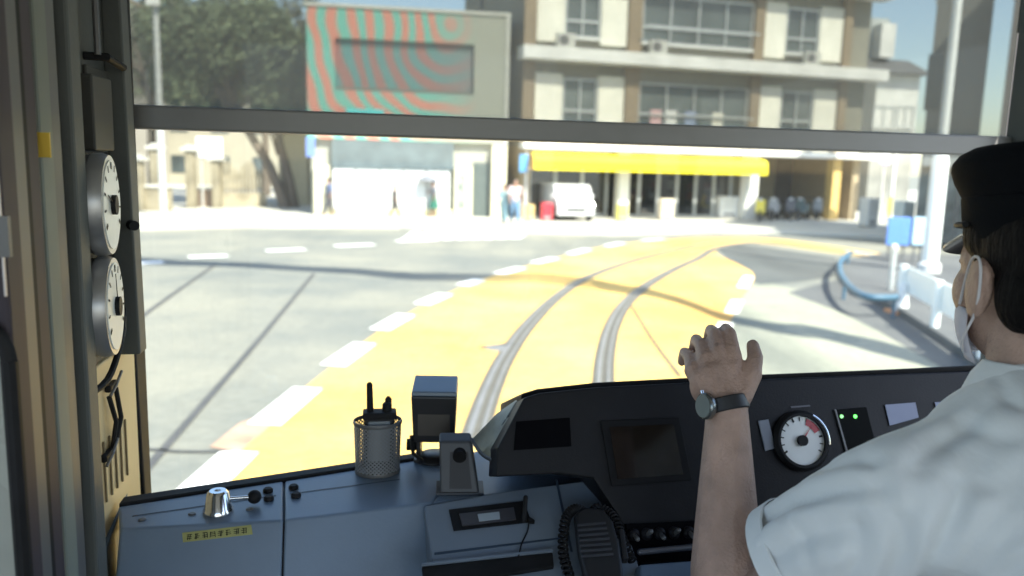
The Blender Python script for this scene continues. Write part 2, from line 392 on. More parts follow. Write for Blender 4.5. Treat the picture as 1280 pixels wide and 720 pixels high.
for sx_ in (.9, 4.55, 10.2, 14.9):
    obj('downpipe', MB(M).cyl((sx_, .1, zg+.25), (sx_, .1, z0-.01), .045).cyl((sx_, .1, z1+.01), (sx_, .1, z0+3.54), .045), mat('pipe_tan', (.32, .28, .21), .6), bd, smooth=True)
for sx_, c_ in ((5.4, (.55, .35, .35)), (6.1, (.6, .6, .58)), (7.0, (.25, .3, .42)), (8.3, (.6, .58, .5))):
    obj('hanging_laundry', MB(M).box(sx_, sx_+.5, -.46, -.43, z0+3.55+.0 if False else zg+.95, zg+1.75), mat('laundry_%d' % int(sx_*10), c_, .9, var=.1), bd)
# shop fronts under the awning
xg = [B(x, 250)[0] for x in (668, 772, 785, 930, 944, 958, 1038, 1048)]
for (a, b, z, m, dd) in [(772, 785, 0, cream, 0), (930, 945, 0, white, 0), (1037, 1047, 0, mat('yellow_tan_column', (.62, .42, .14), .7), 0)]:
    xa = B(a, 250)[0]; xb = B(b, 250)[0]; obj('column', MB(M).box(xa, xb, -.1, .4, 0.13, zg-.03), m, bd, bevel=.02)
for a, b, n in [(668, 771, 3), (786, 929, 6)]:
    xa = B(a, 250)[0]; xb = B(b, 250)[0]; f = MB(M); t = .07
    f.box(xa, xb, 1.0, 1.1, zg-.45, zg-.03); f.box(xa, xb, 1.0, 1.1, .13, .25)
    for k in range(n+1):
        x = min(max(xa+(xb-xa)*k/n, xa+t), xb-t); f.box(x-t, x+t, .98, 1.08, .25, zg-.45)
    w_ = obj('shop_front', f, alu, bd); obj('pane', MB(M).box(xa+.02, xb-.02, 1.03, 1.05, .2, zg-.3), glass_mat('shop_glass', (.5, .52, .52), .12), w_)
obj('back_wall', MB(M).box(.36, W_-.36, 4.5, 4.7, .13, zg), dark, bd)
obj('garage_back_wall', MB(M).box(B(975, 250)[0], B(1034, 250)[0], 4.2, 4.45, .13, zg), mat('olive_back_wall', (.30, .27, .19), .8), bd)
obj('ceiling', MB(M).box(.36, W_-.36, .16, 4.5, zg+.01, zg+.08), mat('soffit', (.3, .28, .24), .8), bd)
# shop goods: display shelves seen through the glass
random.seed(3)
pal = [(.5, .12, .1), (.65, .62, .55), (.1, .1, .12), (.6, .55, .3), (.35, .4, .45), (.7, .7, .7), (.35, .1, .1)]
for i, px in enumerate((800, 822, 845, 868, 893, 915)):
    xa = B(px-9, 250)[0]; xb = B(px+9, 250)[0]
    s_ = empty('display_rack', 'shop display rack of coloured goods behind the glass doors', 'rack', M@Vector(((xa+xb)/2, 2.2, .13)), 'goods racks inside the awning shop', rz=ang)
    obj('frame', MB(M).box(xa, xa+.03, 2, 2.4, .13, 1.9).box(xb-.03, xb, 2, 2.4, .13, 1.9), alu, s_)
    for k in range(3):
        obj('shelf', MB(M).box(xa+.031, xb-.031, 2, 2.4, .35+.5*k, .38+.5*k), white, s_)
    for k in range(3):
        c = random.choice(pal); obj('goods', MB(M).box(xa+.06, xb-.06, 2.02, 2.3, .381+.5*k, .381+.5*k+random.uniform(.2, .4)), mat('goods_%d' % pal.index(c), c, .6, scale=6, var=.4), s_)
# awning
aw = empty('shop_awning', 'long bright yellow awning with a rounded front across the shop', 'awning', M@Vector((5, -.6, zg-.5)), rz=ang)
xa = B(667, 200, -1.0)[0]; xb = B(960, 205, -1.0)[0]; zt = B(800, 195, -1.0)[1]; zb = B(800, 215, -1.0)[1]
prof = [(-.56, zt+.02), (-.8, zt-.02), (-.98, zt-.12), (-1.05, zt-.3), (-1.05, zb), (-1.02, zb), (-1.02, zt-.3), (-.95, zt-.15), (-.78, zt-.05), (-.56, zt-.02)]
obj('cloth', MB(M).prism([(xa+.03, y, z) for y, z in prof], (xb-xa-.06, 0, 0)), yell, aw)
for x in (xa, xb-.03): obj('end_panel', MB(M).prism([(x, -.56, zt), (x, -.98, zt-.12), (x, -1.05, zb), (x, -.56, zb)], (.03, 0, 0)), mat('awning_shade_end', (.55, .3, .06), .7) if x == xa else yell, aw)  # left end in darker orange: its shaded side is painted in
obj('support_arm', MB(M).cyl((xa+1, -.56, zb+.1), (xa+1, -1.0, zb+.05), .02).cyl((xb-1, -.56, zb+.1), (xb-1, -1.0, zb+.05), .02), alu, aw)

# ================================================================== GREY SCREEN BUILDING (left)
angL = R(9)
ML, BL = frame(386, 31.6, angL)
gb = empty('grey_screen_building', 'grey building whose ribbed screen wall shimmers in salmon and teal curves', 'building', ML.translation, rz=angL)
xr = BL(634, 150)[0]; ztop = BL(500, 13)[1]; zlow = BL(500, 176)[1]; zmid = BL(500, 211)[1]
def moire(name='ribbed_screen', base=(.30, .31, .255), A=(.60, .17, .11), Bc=(.07, .42, .34)):
    m = bpy.data.materials.new(name); m.use_nodes = True; n = m.node_tree.nodes; l = m.node_tree.links; b = n['Principled BSDF']
    b.inputs['Roughness'].default_value = .6
    tc = n.new('ShaderNodeTexCoord'); sx = n.new('ShaderNodeSeparateXYZ'); l.new(tc.outputs['Object'], sx.inputs[0])
    def mth(op, a, bb=None, c=None):
        k = n.new('ShaderNodeMath'); k.operation = op
        for i, v in enumerate((a, bb, c)):
            if v is None: continue
            if isinstance(v, (int, float)): k.inputs[i].default_value = v
            else: l.new(v, k.inputs[i])
        return k.outputs[0]
    nz = n.new('ShaderNodeTexNoise'); nz.inputs['Scale'].default_value = .35; nz.inputs['Detail'].default_value = 1; l.new(tc.outputs['Object'], nz.inputs[0])
    dx = mth('SUBTRACT', sx.outputs[0], 5.6); dz_ = mth('MULTIPLY', mth('SUBTRACT', sx.outputs[2], 7.6), .95)
    rad = mth('SQRT', mth('ADD', mth('MULTIPLY', dx, dx), mth('MULTIPLY', dz_, dz_)))
    ph = mth('ADD', mth('MULTIPLY', rad, 10.0), mth('MULTIPLY', nz.outputs[0], 16.0))
    f = mth('MULTIPLY_ADD', mth('SINE', ph), .5, .5)
    cr = n.new('ShaderNodeValToRGB'); e = cr.color_ramp.elements
    e[0].position = .2; e[0].color = (*A, 1); e[1].position = .8; e[1].color = (*Bc, 1)
    l.new(f, cr.inputs[0])
    fade = n.new('ShaderNodeMapRange'); l.new(sx.outputs[0], fade.inputs[0]); fade.inputs[1].default_value = 6.6; fade.inputs[2].default_value = 4.6; fade.inputs[3].default_value = 0; fade.inputs[4].default_value = .8
    mx = n.new('ShaderNodeMix'); mx.data_type = 'RGBA'; l.new(fade.outputs[0], mx.inputs[0]); mx.inputs[6].default_value = (*base, 1); l.new(cr.outputs[0], mx.inputs[7])
    l.new(mx.outputs[2], b.inputs['Base Color'])
    return m
mo = moire()
obj('wall', MB(ML).box(.1, xr-.1, .25, 8, .1, ztop-.1), mat('grey_render', (.33, .33, .28), .8), gb)
scr = MB(ML)
pa, pz1 = BL(418, 47); pb, pz0 = BL(592, 119)
scr.box(0, pa, 0, .25, zlow, ztop); scr.box(pb, xr, 0, .25, zlow, ztop); scr.box(pa, pb, 0, .25, pz1, ztop); scr.box(pa, pb, 0, .25, zlow, pz0)
obj('screen_wall', scr, mo, gb)
pn = obj('recessed_billboard', MB(ML).box(pa, pb, .17, .249, pz0, pz1), moire('ribbed_board', (.16, .175, .17), (.30, .09, .07), (.04, .22, .21)), gb)
obj('board_frame', MB(ML).box(pa+.01, pb-.01, .1, .169, pz0+.001, pz0+.12), mat('board_edge', (.12, .12, .1), .7), pn)
obj('parapet', MB(ML).box(-.05, xr+.05, -.06, 8, ztop, ztop+.12), mat('pale_trim', (.5, .5, .45), .7), gb)
obj('cyan_sign', MB(ML).box(BL(433, 140)[0], BL(480, 140)[0], -.08, -.002, BL(450, 150)[1], BL(450, 136)[1]), mat('cyan_board', (.08, .5, .5), .5), gb)
obj('corner_trim', MB(ML).box(xr-.12, xr+.02, -.05, .0, zlow, ztop), mat('pale_trim', (.5, .5, .45), .7), gb)
slate = mat('slate_blue_fascia', (.09, .12, .13), .6, var=.25, scale=1.4)
obj('fascia', MB(ML).box(BL(415, 190)[0], BL(567, 190)[0], -.06, .249, zmid, zlow-.02), slate, gb)
for k in range(5):
    a = BL(416+k*29.4, 240)[0]; b = BL(416+(k+1)*29.4-1.2, 240)[0]
    obj('white_shutter', MB(ML).box(a, b, .0, .249, .4, zmid-.02), mat('bright_white_shutter', (.60, .61, .60), .5, var=.06), gb, bevel=.01)
obj('base_strip', MB(ML).box(BL(414, 260)[0], BL(566, 260)[0], -.05, .249, .13, .395), mat('pale_yellow_base', (.62, .56, .34), .8), gb)
obj('pillar', MB(ML).box(BL(393, 240)[0], BL(412, 240)[0], -.1, .249, .13, BL(400, 206)[1]), mat('cream_pillar', (.62, .58, .42), .8), gb)
obj('pillar', MB(ML).box(BL(614, 240)[0], BL(632, 240)[0], -.1, .249, .13, BL(620, 181)[1]), mat('cream_pillar', (.62, .58, .42), .8), gb)
nb = obj('notice_board', MB(ML).box(BL(568, 240)[0], BL(590, 240)[0], -.12, .249, .13, BL(580, 209)[1]), mat('cream_pillar', (.6, .58, .42), .8), gb)
obj('poster', MB(ML).box(BL(571, 240)[0], BL(581, 240)[0], -.13, -.121, BL(575, 261)[1], BL(575, 218)[1]), mat('poster_grey', (.25, .28, .24), .7, var=.5, scale=5), nb)
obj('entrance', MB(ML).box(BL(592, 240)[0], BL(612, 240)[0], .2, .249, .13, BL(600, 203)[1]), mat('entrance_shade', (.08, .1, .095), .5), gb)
obj('blue_plate', MB(ML).box(BL(383, 185)[0], BL(394, 185)[0], -.1, -.02, BL(388, 196)[1], BL(388, 172)[1]), mat('blue_plate', (.12, .2, .5), .5), gb)
# dark gap building between
gapM, gapB = frame(633, 40, R(8))
o = empty('dark_grey_building', 'narrow dark grey building seen in the gap beside the yellow-awning block', 'building', gapM.translation, rz=R(8))
obj('wall', MB(gapM).box(-1.5, 1.8, 0, 6, 0, 13), mat('dark_slate_wall', (.11, .125, .13), .7, scale=1), o)
obj('window', MB(gapM).box(-.1, .5, -.05, .0, 5, 6.4), wglass, o)
obj('roof', MB(gapM).box(-1.6, 1.9, -.1, 6.1, 13.0, 13.2), brown, o)

# ================================================================== RIGHT-HAND BUILDINGS
hM, hB = frame(1062, 46, R(10))
h = empty('white_house', 'small white house with a dark tiled roof right of the awning block', 'house', hM.translation, rz=R(10))
xa = 0; xb = hB(1150, 100)[0]
z1 = hB(1100, 92)[1]; z2 = hB(1100, 18)[1]
obj('wall', MB(hM).box(.8, xb, 0, 6, 4.2, z1), white, h); obj('ground_floor_wall', MB(hM).box(.8, xb, 0, 6, .1, 4.19), mat('grey_plaster', (.22, .22, .20), .8, var=.3, scale=.8), h)
obj('roof', MB(hM).hexa([(-.2, -.6, z1), (xb+.4, -.6, z1), (xb+.4, 6.4, z1), (-.2, 6.4, z1), (.4, .8, z1+.9), (xb-.3, .8, z1+.9), (xb-.3, 5.5, z1+.9), (.4, 5.5, z1+.9)]), mat('dark_roof_tile', (.10, .10, .10), .7, scale=3), h)
obj('upper_storey', MB(hM).box(.2, hB(1124, 50)[0], 1.0, 5.2, z1+.7, z2), mat('shade_grey_wall', (.42, .45, .44), .7), h)
obj('sunlit_bay', MB(hM).box(hB(1104, 50)[0], hB(1122, 50)[0], .2, .99, z1+.92, z2-.4), white, h)  # sun side painted white, the rest of the white storey grey for shade
for a, b in ((1092, 1116), (1122, 1140)):
    window(hB, hM, h, a, b, 132, 160, 2)
rM, rB = frame(1141, 27, R(-27))
h2 = empty('grey_office_building', 'tall grey office block with a long narrow dark window behind the white pole', 'building', rM.translation, rz=R(-27))
xb = rB(1232, 100)[0]
obj('wall', MB(rM).box(0, xb, 0, 7, .1, 9), mat('grey_cladding', (.20, .20, .185), .7, scale=.5), h2)
obj('roof', MB(rM).box(-.1, xb+.1, -.1, 7, 9.001, 9.3), white, h2)
obj('window', MB(rM).box(rB(1158, 100)[0], rB(1178, 100)[0], -.04, .0, rB(1165, 138)[1], rB(1165, 68)[1]), mat('dark_window', (.05, .055, .05), .2), h2)
obj('shop_fascia', MB(rM).box(.05, xb-.05, -.35, -.002, rB(1165, 208)[1], rB(1165, 196)[1]), mat('pale_trim', (.5, .5, .45), .7), h2)
for a, b in ((1148, 1160), (1176, 1196), (1200, 1225)):
    obj('shop_window', MB(rM).box(rB(a, 240)[0], rB(b, 240)[0], -.05, -.002, .3, rB(a, 216)[1]), mat('grey_shop_glass', (.10, .12, .12), .2, var=.6, scale=1.3), h2)
b3M, b3B = frame(1233, 24, R(-31))
h3 = empty('brown_office_building', 'brown-grey tiled building at the right edge above the driver cap', 'building', b3M.translation, rz=R(-31))
obj('wall', MB(b3M).box(0, 6, 0, 7, .1, 8.6), mat('brown_tile', (.19, .165, .15), .7, scale=.7), h3)
obj('corner_cladding', MB(b3M).box(.42, 6, -.06, -.0, .1, 8.59), mat('blue_grey_cladding', (.17, .22, .23), .5, scale=.6), h3)
obj('roof', MB(b3M).box(-.1, 6.1, -.1, 7.1, 8.601, 8.8), white, h3)
# far blocks to close the view
for i, (px, Z, wd, hh, c, lab) in enumerate([(150, 60, 14, 8, (.30, .28, .22), 'pale beige building behind the tree at the left end'), (300, 66, 12, 7, (.26, .26, .25), 'grey building behind the tree beside the screen wall'), (-150, 52, 16, 12, (.3, .28, .24), 'tan block hidden past the left window edge'), (480, 60, 22, 12.8, (.35, .33, .3), 'grey-brown block rising behind the screen building')]):
    fM, fB = frame(px, Z, R(3)); o = empty('far_building', lab, 'building', fM.translation, rz=R(3))
    m = mat('far_wall_%d' % i, c, .8, scale=.4); obj('wall', MB(fM).box(0, wd, 0, 8, 0, hh), m, o)
    obj('roof', MB(fM).box(-.2, wd+.2, -.2, 8.2, hh, hh+.3), brown, o)
    for k in range(int(wd//3)):
        for r in range(int(hh//3)):
            obj('window', MB(fM).box(1+3*k, 2.3+3*k, -.04, .0, 1+3*r, 2.3+3*r), wglass, o)

# ================================================================== LEFT: walls, fence, sign
stone = mat('pale_stone', (.24, .21, .145), .85, scale=1.2, var=.4, bump=.3, bscale=8)
def wallbox(name, lab, cat, px0, px1, py_base, py_top, th, m, group=None, extra=None):
    a = G(px0, py_base); b = G(px1, py_base+ (px1-px0)*.027); h = CAMZ-(CAMZ/(py_base-(205+.027*(px0-640)))) * (py_top-(205+.027*(px0-640)))
    d = (b-a).normalized(); n = Vector((-d.y, d.x, 0))*th
    mb = MB(); mb.prism([a, b, b+n, a+n], (0, 0, h)); return mb, a, b, h, d, n
def stonewall(px0, px1, pb, pt, th, lab, m=stone, coping=True):
    mb, a, b, h, d, n = wallbox('w', '', '', px0, px1, pb, pt, th, m)
    o = empty('stone_wall', lab, 'wall', a)
    obj('wall', mb, m, o, bevel=.02)
    if coping: obj('coping', MB().prism([p+Vector((0, 0, h+.002)) for p in (a-d*.05-n*.15, b+d*.05-n*.15, b+d*.05+n*1.15, a-d*.05+n*1.15)], (0, 0, .09)), kerbm, o)
    return h
stonewall(120, 212, 266, 232, .35, 'low pale stone wall at the left edge of the far pavement')
stonewall(236, 272, 262, 236, .35, 'short stone wall with a reddish band between two gate pillars', mat('reddish_stone', (.30, .22, .16), .85, scale=2))
for i, (px, pt, pb, wpx) in enumerate([(195, 186, 264, 12), (238, 188, 264, 10), (270, 200, 264, 9), (172, 200, 268, 12)]):
    mb, a, b, h, d, n = wallbox('p', '', '', px-wpx/2, px+wpx/2, pb, pt, .4, stone)
    o = empty('gate_pillar', ['pale gate pillar left of the white sign, tallest one', 'slim gate pillar directly beneath the white sign', 'gate pillar touching the scalloped fence', 'squat gate pillar beside the windscreen edge'][i], 'pillar', a, 'stone gate pillars')
    obj('shaft', mb, stone, o, bevel=.02); c = (a+b)/2+n/2
    obj('capstone', MB().prism([c+Vector((x*.3, y*.3, h+.002)) for x, y in ((-1, -1), (1, -1), (1, 1), (-1, 1))], (0, 0, .12)).prism([c+Vector((x*.15, y*.15, h+.122)) for x, y in ((-1, -1), (1, -1), (1, 1), (-1, 1))], (0, 0, .1)), kerbm, o)
# scalloped fence
fe = empty('picket_fence', 'pale scalloped picket fence with pointed tops in front of the tree trunk', 'fence', G(274, 262))
a = G(273, 263); b = G(330, 262); d = (b-a); L = d.length; d.normalize(); n = Vector((-d.y, d.x, 0))
k = int(L/.17)
for i in range(k):
    t = (i+.5)/k; h = 1.55+.5*abs(math.sin(t*math.pi*2.0+.4)); c = a+d*L*t; wq = d*.055
    mb = MB().prism([c-wq, c+wq, c+wq+ZZ*h, c+ZZ*(h+.12), c-wq+ZZ*h], n*.03); obj('picket', mb, stone, fe)
obj('lower_wall', MB().prism([a-n*.1, b-n*.1, b-n*.3, a-n*.3], (0, 0, .75)), stone, fe)
for z in (.95, 1.4): obj('rail', MB().prism([a+n*.032, b+n*.032, b+n*.07, a+n*.07], (0, 0, .08)).__class__().prism([a+n*.032+ZZ*z, b+n*.032+ZZ*z, b+n*.07+ZZ*z, a+n*.07+ZZ*z], (0, 0, .08)), stone, fe)
# white sign board
sg = empty('street_sign_board', 'plain white rectangular board on two posts under the tree', 'sign', G(262, 262))
c0 = D(246, 196, 34); c1 = D(277, 172, 34)
obj('board', MB().box(c0.x, c1.x, 34, 34.06, c0.z, c1.z), mat('white_board', (.85, .86, .86), .4, var=.03), sg)
for x in (c0.x+.15, c1.x-.15): obj('post', MB().cyl((x, 34.1, 0), (x, 34.1, c0.z+.3), .04), alu, sg)
# beige house wall part + kiosk, right of trunk
kM, kB = frame(350, 38, R(6)); kk = empty('beige_shed', 'small beige building between the tree trunk and the screen building', 'building', kM.translation, rz=R(6))
xb = kB(384, 200)[0]; obj('wall', MB(kM).box(0, xb, 0, 3, 0, kB(360, 165)[1]), mat('beige_wall', (.5, .44, .30), .8), kk)
obj('door', MB(kM).box(kB(352, 230)[0], kB(362, 230)[0], -.05, 0, .1, 2.1), mat('door_brown', (.13, .11, .09), .7), kk)
obj('roof', MB(kM).box(-.2, xb+.2, -.3, 3.2, kB(360, 165)[1], kB(360, 165)[1]+.15), brown, kk)
wb = MB(); a = G(374, 254); wb.box(a.x-.02, a.x+.4, a.y, a.y+.08, .1, 1.55); 
ws = empty('white_panel_sign', 'narrow white standing panel left of the cream pillar', 'sign', (a.x+.2, a.y, .1))
obj('panel', wb, mat('white_board', (.85, .86, .86), .4), ws); obj('foot', MB().box(a.x-.05, a.x+.45, a.y-.15, a.y+.25, .05, .099), alu, ws)
# narrow posts
def post(px, pyb, pyt, r, m, name, lab, cat, head=None, group=None, z0=0.0):
    b = G(px, pyb); hz = 205+.027*(px-640); h = CAMZ*(1-(pyt-hz)/(pyb-hz))
    o = empty(name, lab, cat, (b.x, b.y, z0), group); obj('pole', MB().lathe([(r, z0), (r*.7, h)], (b.x, b.y, 0), seg=14), m, o, smooth=True)
    return o, b, h
o, b, h = post(205, 276, -60, .12, mat('grey_pole', (.42, .43, .42), .6), 'lamp_post', 'grey lamp post rising in front of the left tree', 'lamp post')
obj('lamp_head', MB().box(b.x-.2, b.x+.9, b.y-.15, b.y+.15, h-.05, h+.12), alu, o, bevel=.04)
obj('pole_box', MB().box(b.x-.22, b.x+.22, b.y-.28, b.y-.1, h-2.1, h-1.2), white, o, bevel=.03)
o, b, h = post(656, 277, 190, .05, white, 'sign_post', 'thin white post with a blue plate at the left end of the awning', 'sign post')
obj('blue_plate', MB().box(b.x-.28, b.x+.06, b.y-.06, b.y-.02, h-.8, h-.1), mat('blue_plate2', (.1, .32, .6), .5), o)

# ================================================================== TREES
barkm = mat('bark', (.11, .09, .07), .9, scale=4, bump=.5, bscale=12)
def leafmat(name, c1, c2):
    return mat(name, c1, .7, var=.3, scale=1.1, col2=c2)
lmA = leafmat('leaves_mid', (.075, .11, .055), (.16, .20, .105)); lmB = leafmat('leaves_grey', (.10, .115, .085), (.20, .215, .15))
def tree(x, y, H, cr, cw, n, lm, lab, seed, lean=0, cz=None, lsz=.17):
    rnd = random.Random(seed)
    o = empty('broadleaf_tree', lab, 'tree', (x, y, 0), 'trees at the left street corner')
    tb = MB(); top = Vector((x+lean, y, H*.55)); tb.tube([(x, y, -.1), (x+lean*.3, y, H*.2), (x+lean*.8, y+.1, H*.4), tuple(top)], [.26, .2, .17, .12], 10)
    centers = []
    for k in range(17):
        a = rnd.uniform(0, 6.28); el = rnd.uniform(-.15, 1.0); rr = cw*rnd.uniform(.55, 1)
        c = Vector((x+lean+rr*math.cos(a)*math.cos(el), y+rr*math.sin(a)*math.cos(el), (cz or H*.68)+cr*math.sin(el)*rnd.uniform(.6, 1)))
        centers.append((c, rnd.uniform(.7, 1.35)*cw*.36))
        m_ = (top+c)/2+Vector((0, 0, -.2)); tb.tube([tuple(top-ZZ*rnd.uniform(0, 1.2)), tuple(m_), tuple(c)], [.09, .055, .02], 6)
    obj('trunk', tb, barkm, o, smooth=True)
    lb_ = MB()
    for i in range(n):
        c, r = centers[i % len(centers)]
        v = Vector((rnd.gauss(0, 1), rnd.gauss(0, 1), rnd.gauss(0, .8))).normalized()*r*rnd.uniform(.35, 1.05)**.6
        p = c+v
        if noise.noise(p*1.3) > .40: continue
        q = Vector((rnd.gauss(0, 1), rnd.gauss(0, 1), rnd.gauss(0, 1))).normalized(); u = q.orthogonal().normalized(); w2 = q.cross(u); s = lsz*rnd.uniform(.5, 1.2)
        lb_.add([p-u*s, p-w2*s*.45, p+u*s, p+w2*s*.45], [(0, 1, 2, 3)])
    obj('crown', lb_, lm, o)
p = D(358, 200, 35.5); tree(p.x, 35.5, 9.5, 3.6, 3.4, 24000, lmA, 'large dark green tree, nearest one, filling the pane behind the lamp post', 5, lean=-2.4, cz=5.1)
p = D(190, 200, 38); tree(p.x, 38, 11, 4, 3.6, 7000, lmB, 'greyish tree at the far left behind the lamp post', 8, cz=6.3)
p = D(368, 240, 36); tree(p.x, 36, 6.5, 2.2, 1.6, 4200, lmA, 'smaller tree with a leaning trunk between fence and beige shed', 12, lean=-.7, cz=4.6)
p = D(100, 200, 42); tree(p.x, 42, 12, 4.4, 4.4, 5000, lmA, 'tall tree beyond the left edge of the windscreen', 15, cz=7)
p = D(330, 100, 46); tree(p.x, 46, 12, 4.4, 4.0, 6000, lmB, 'pale tall tree behind the others, next to the screen building', 19, cz=8)

# ================================================================== SMALL STREET THINGS
def simple_car():
    c0 = D(720, 272, 31.5); M = Matrix.Translation((c0.x, 31.6, .13))@Matrix.Rotation(R(12), 4, 'Z')
    o = empty('parked_van', 'small white van parked nose-out under the left half of the awning', 'van', (c0.x, 31.6, .13), rz=R(12))
    wm = mat('van_white', (.62, .63, .62), .3, coat=.5, var=.03)
    prof = [(-.0, .22), (-.02, .62), (.05, .75), (.3, .86), (.62, 1.32), (.8, 1.42), (3.1, 1.42), (3.3, 1.3), (3.38, .8), (3.38, .25)]
    obj('body', MB(M).prism([(-.76, y, z) for y, z in prof], (1.52, 0, 0)), wm, o, bevel=.05, bseg=3)
    obj('windscreen', MB(M).add([(-.66, .3, .9), (.66, .3, .9), (.6, .6, 1.33), (-.6, .6, 1.33), (-.66, .27, .91), (.66, .27, .91), (.6, .57, 1.34), (-.6, .57, 1.34)], [(0, 1, 2, 3), (4, 5, 6, 7), (0, 1, 5, 4), (1, 2, 6, 5), (2, 3, 7, 6), (3, 0, 4, 7)]), mat('van_glass', (.35, .45, .46), .15), o)
    for s in (-1, 1):
        obj('headlight', MB(M).ell((s*.58, 0, .62), (.13, .05, .08)), mat('lamp_lens', (.7, .7, .68), .1), o, smooth='all')
        for y in (.55, 2.7):
            wl = obj('wheel', MB(M).cyl((s*.62, y, .27), (s*.79, y, .27), .27, seg=20), mat('tyre', (.03, .03, .03), .8), o)
            obj('hubcap', MB(M).cyl((s*.79, y, .27), (s*.80, y, .27), .16), alu, wl)
        obj('mirror', MB(M).box(s*.8-.07, s*.8+.07, .55, .62, .9, 1.05), wm, o, bevel=.02)
    obj('grille', MB(M).box(-.4, .4, -.035, -.0, .4, .52), mat('black_plastic_out', (.03, .03, .03), .5), o)
simple_car()
def moped(px, Z, col, lab, rz, scale=1):
    c0 = D(px, 272, Z); M = Matrix.Translation((c0.x, Z, .13))@Matrix.Rotation(rz, 4, 'Z')@Matrix.Scale(scale, 4)
    o = empty('parked_scooter', lab, 'scooter', (c0.x, Z, .13), 'scooters parked under the right bay', rz=rz)
    bm1 = mat('scooter_'+lab.split()[0], col, .35)
    for y in (-.6, .6):
        w_ = obj('wheel', MB(M).lathe([(.16, -.05), (.25, -.04), (.25, .04), (.16, .05)], (0, y, .25), (1, 0, 0)), mat('tyre', (.03, .03, .03), .8), o)
        obj('rim', MB(M).cyl((-.03, y, .25), (.03, y, .25), .15), alu, w_)
    obj('body', MB(M).prism([(-.14, -.5, .38), (-.14, .0, .28), (-.14, .4, .3), (-.14, .5, .62), (-.14, .42, .72), (-.14, .28, .4), (-.14, .05, .4), (-.14, -.05, .68), (-.14, -.7, .72)], (.28, 0, 0)), bm1, o, bevel=.05)
    obj('seat', MB(M).box(-.13, .13, -.68, -.02, .72, .8), mat('black_plastic_out', (.03, .03, .03), .5), o, bevel=.03)
    obj('front_shield', MB(M).prism([(-.2, .5, .4), (-.2, .55, .4), (-.2, .4, .95), (-.2, .35, .95)], (.4, 0, 0)), bm1, o, bevel=.02)
    obj('handlebar', MB(M).tube([(-.33, .25, 1.02), (-.1, .38, 1.0), (.1, .38, 1.0), (.33, .25, 1.02)], .02), mat('black_plastic_out', (.03, .03, .03), .5), o)
    obj('headlight', MB(M).ell((0, .45, .95), (.08, .06, .07)), mat('lamp_lens', (.7, .7, .68), .1), o, smooth='all')
moped(950, 35.0, (.75, .6, .05), 'yellow scooter beside the white column at the awning end', R(160))
moped(968, 36.2, (.32, .32, .32), 'white scooter between the yellow one and the dark ones', R(150))
moped(985, 36.6, (.08, .08, .09), 'black scooter in the middle of the open bay', R(170))
moped(1003, 37, (.08, .13, .14), 'teal grey scooter near the tan column', R(140))
moped(1020, 37.4, (.2, .21, .21), 'silver scooter directly left of the tan column', R(165))
def box_thing(name, lab, cat, px, pb, wpx, hpx, col, dz=.5, parts='door', z=.13, group=None):
    b = G(px, pb, z); sc = b.y/1000; M = Matrix.Translation(b)@Matrix.Rotation(R(12), 4, 'Z'); w2 = wpx*sc/2; h = hpx*sc
    o = empty(name, lab, cat, b, group, rz=R(12)); m = mat(name+'_body_'+str(px), col, .5, var=.06)
    obj('cabinet', MB(M).box(-w2, w2, 0, dz, .04, h), m, o, bevel=.02)
    obj('base', MB(M).box(-w2+.03, w2-.03, .03, dz-.03, 0, .038), mat('black_plastic_out', (.03, .03, .03), .5), o)
    obj('front_panel', MB(M).box(-w2*.8, w2*.8, -.02, -.002, h*.45, h*.9), mat(name+'_panel_'+str(px), tuple(min(1, c*.9) for c in col), .3, var=.15, scale=5), o)
    obj('slot', MB(M).box(-w2*.6, w2*.6, -.015, -.002, h*.12, h*.25), mat('grey_slot', (.3, .3, .3), .5), o)
box_thing('red_post_box', 'red box standing left of the white van', 'box', 684, 276, 13, 22, (.65, .03, .05), .35)
box_thing('white_freezer', 'white waist-high cabinet in front of the shop doors', 'cabinet', 911, 273, 24, 27, (.8, .8, .78), .5)
box_thing('cream_cabinet', 'cream and orange box by the shop door left of the white cabinet', 'cabinet', 834, 275, 17, 26, (.7, .6, .45), .4)
box_thing('tan_crate_box', 'tan box at the foot of the white post', 'box', 663, 276, 10, 20, (.6, .42, .18), .3)
box_thing('yellow_bucket_stand', 'yellow low stand at the foot of the cream shop column', 'stand', 778, 276, 13, 20, (.72, .65, .15), .3)
box_thing('vending_machine', 'white vending machine at the right end of the pavement', 'vending machine', 1090, 284, 15, 36, (.6, .6, .58), .6)
box_thing('white_vending_machine', 'second white machine between the yellow pole and the light blue board', 'vending machine', 1134, 290, 16, 38, (.5, .56, .56), .6)
# round sign
o, b, h = post(1098, 283, 196, .045, white, 'round_traffic_sign', 'round white traffic sign with a violet lower rim on a white pole', 'traffic sign')
obj('disc', MB().cyl((b.x, b.y-.09, h-.1), (b.x, b.y-.06, h-.1), .27, seg=28), mat('sign_white', (.82, .8, .84), .4, var=.02), o)
obj('violet_band', MB().prism([(b.x-.2, b.y-.1, h-.30), (b.x-.1, b.y-.1, h-.355), (b.x+.1, b.y-.1, h-.355), (b.x+.2, b.y-.1, h-.30)], (0, .008, 0)), mat('sign_violet', (.25, .12, .5), .4), o)
o, b, h = post(1110, 282, 185, .09, mat('yellow_pole', (.7, .6, .12), .6), 'yellow_utility_pole', 'pole with a yellow lower sleeve and pale top right of the round sign', 'utility pole')
obj('pale_upper_sleeve', MB().lathe([(.10, 1.3), (.095, h+.3)], (b.x, b.y, 0)), white, o, smooth=True)
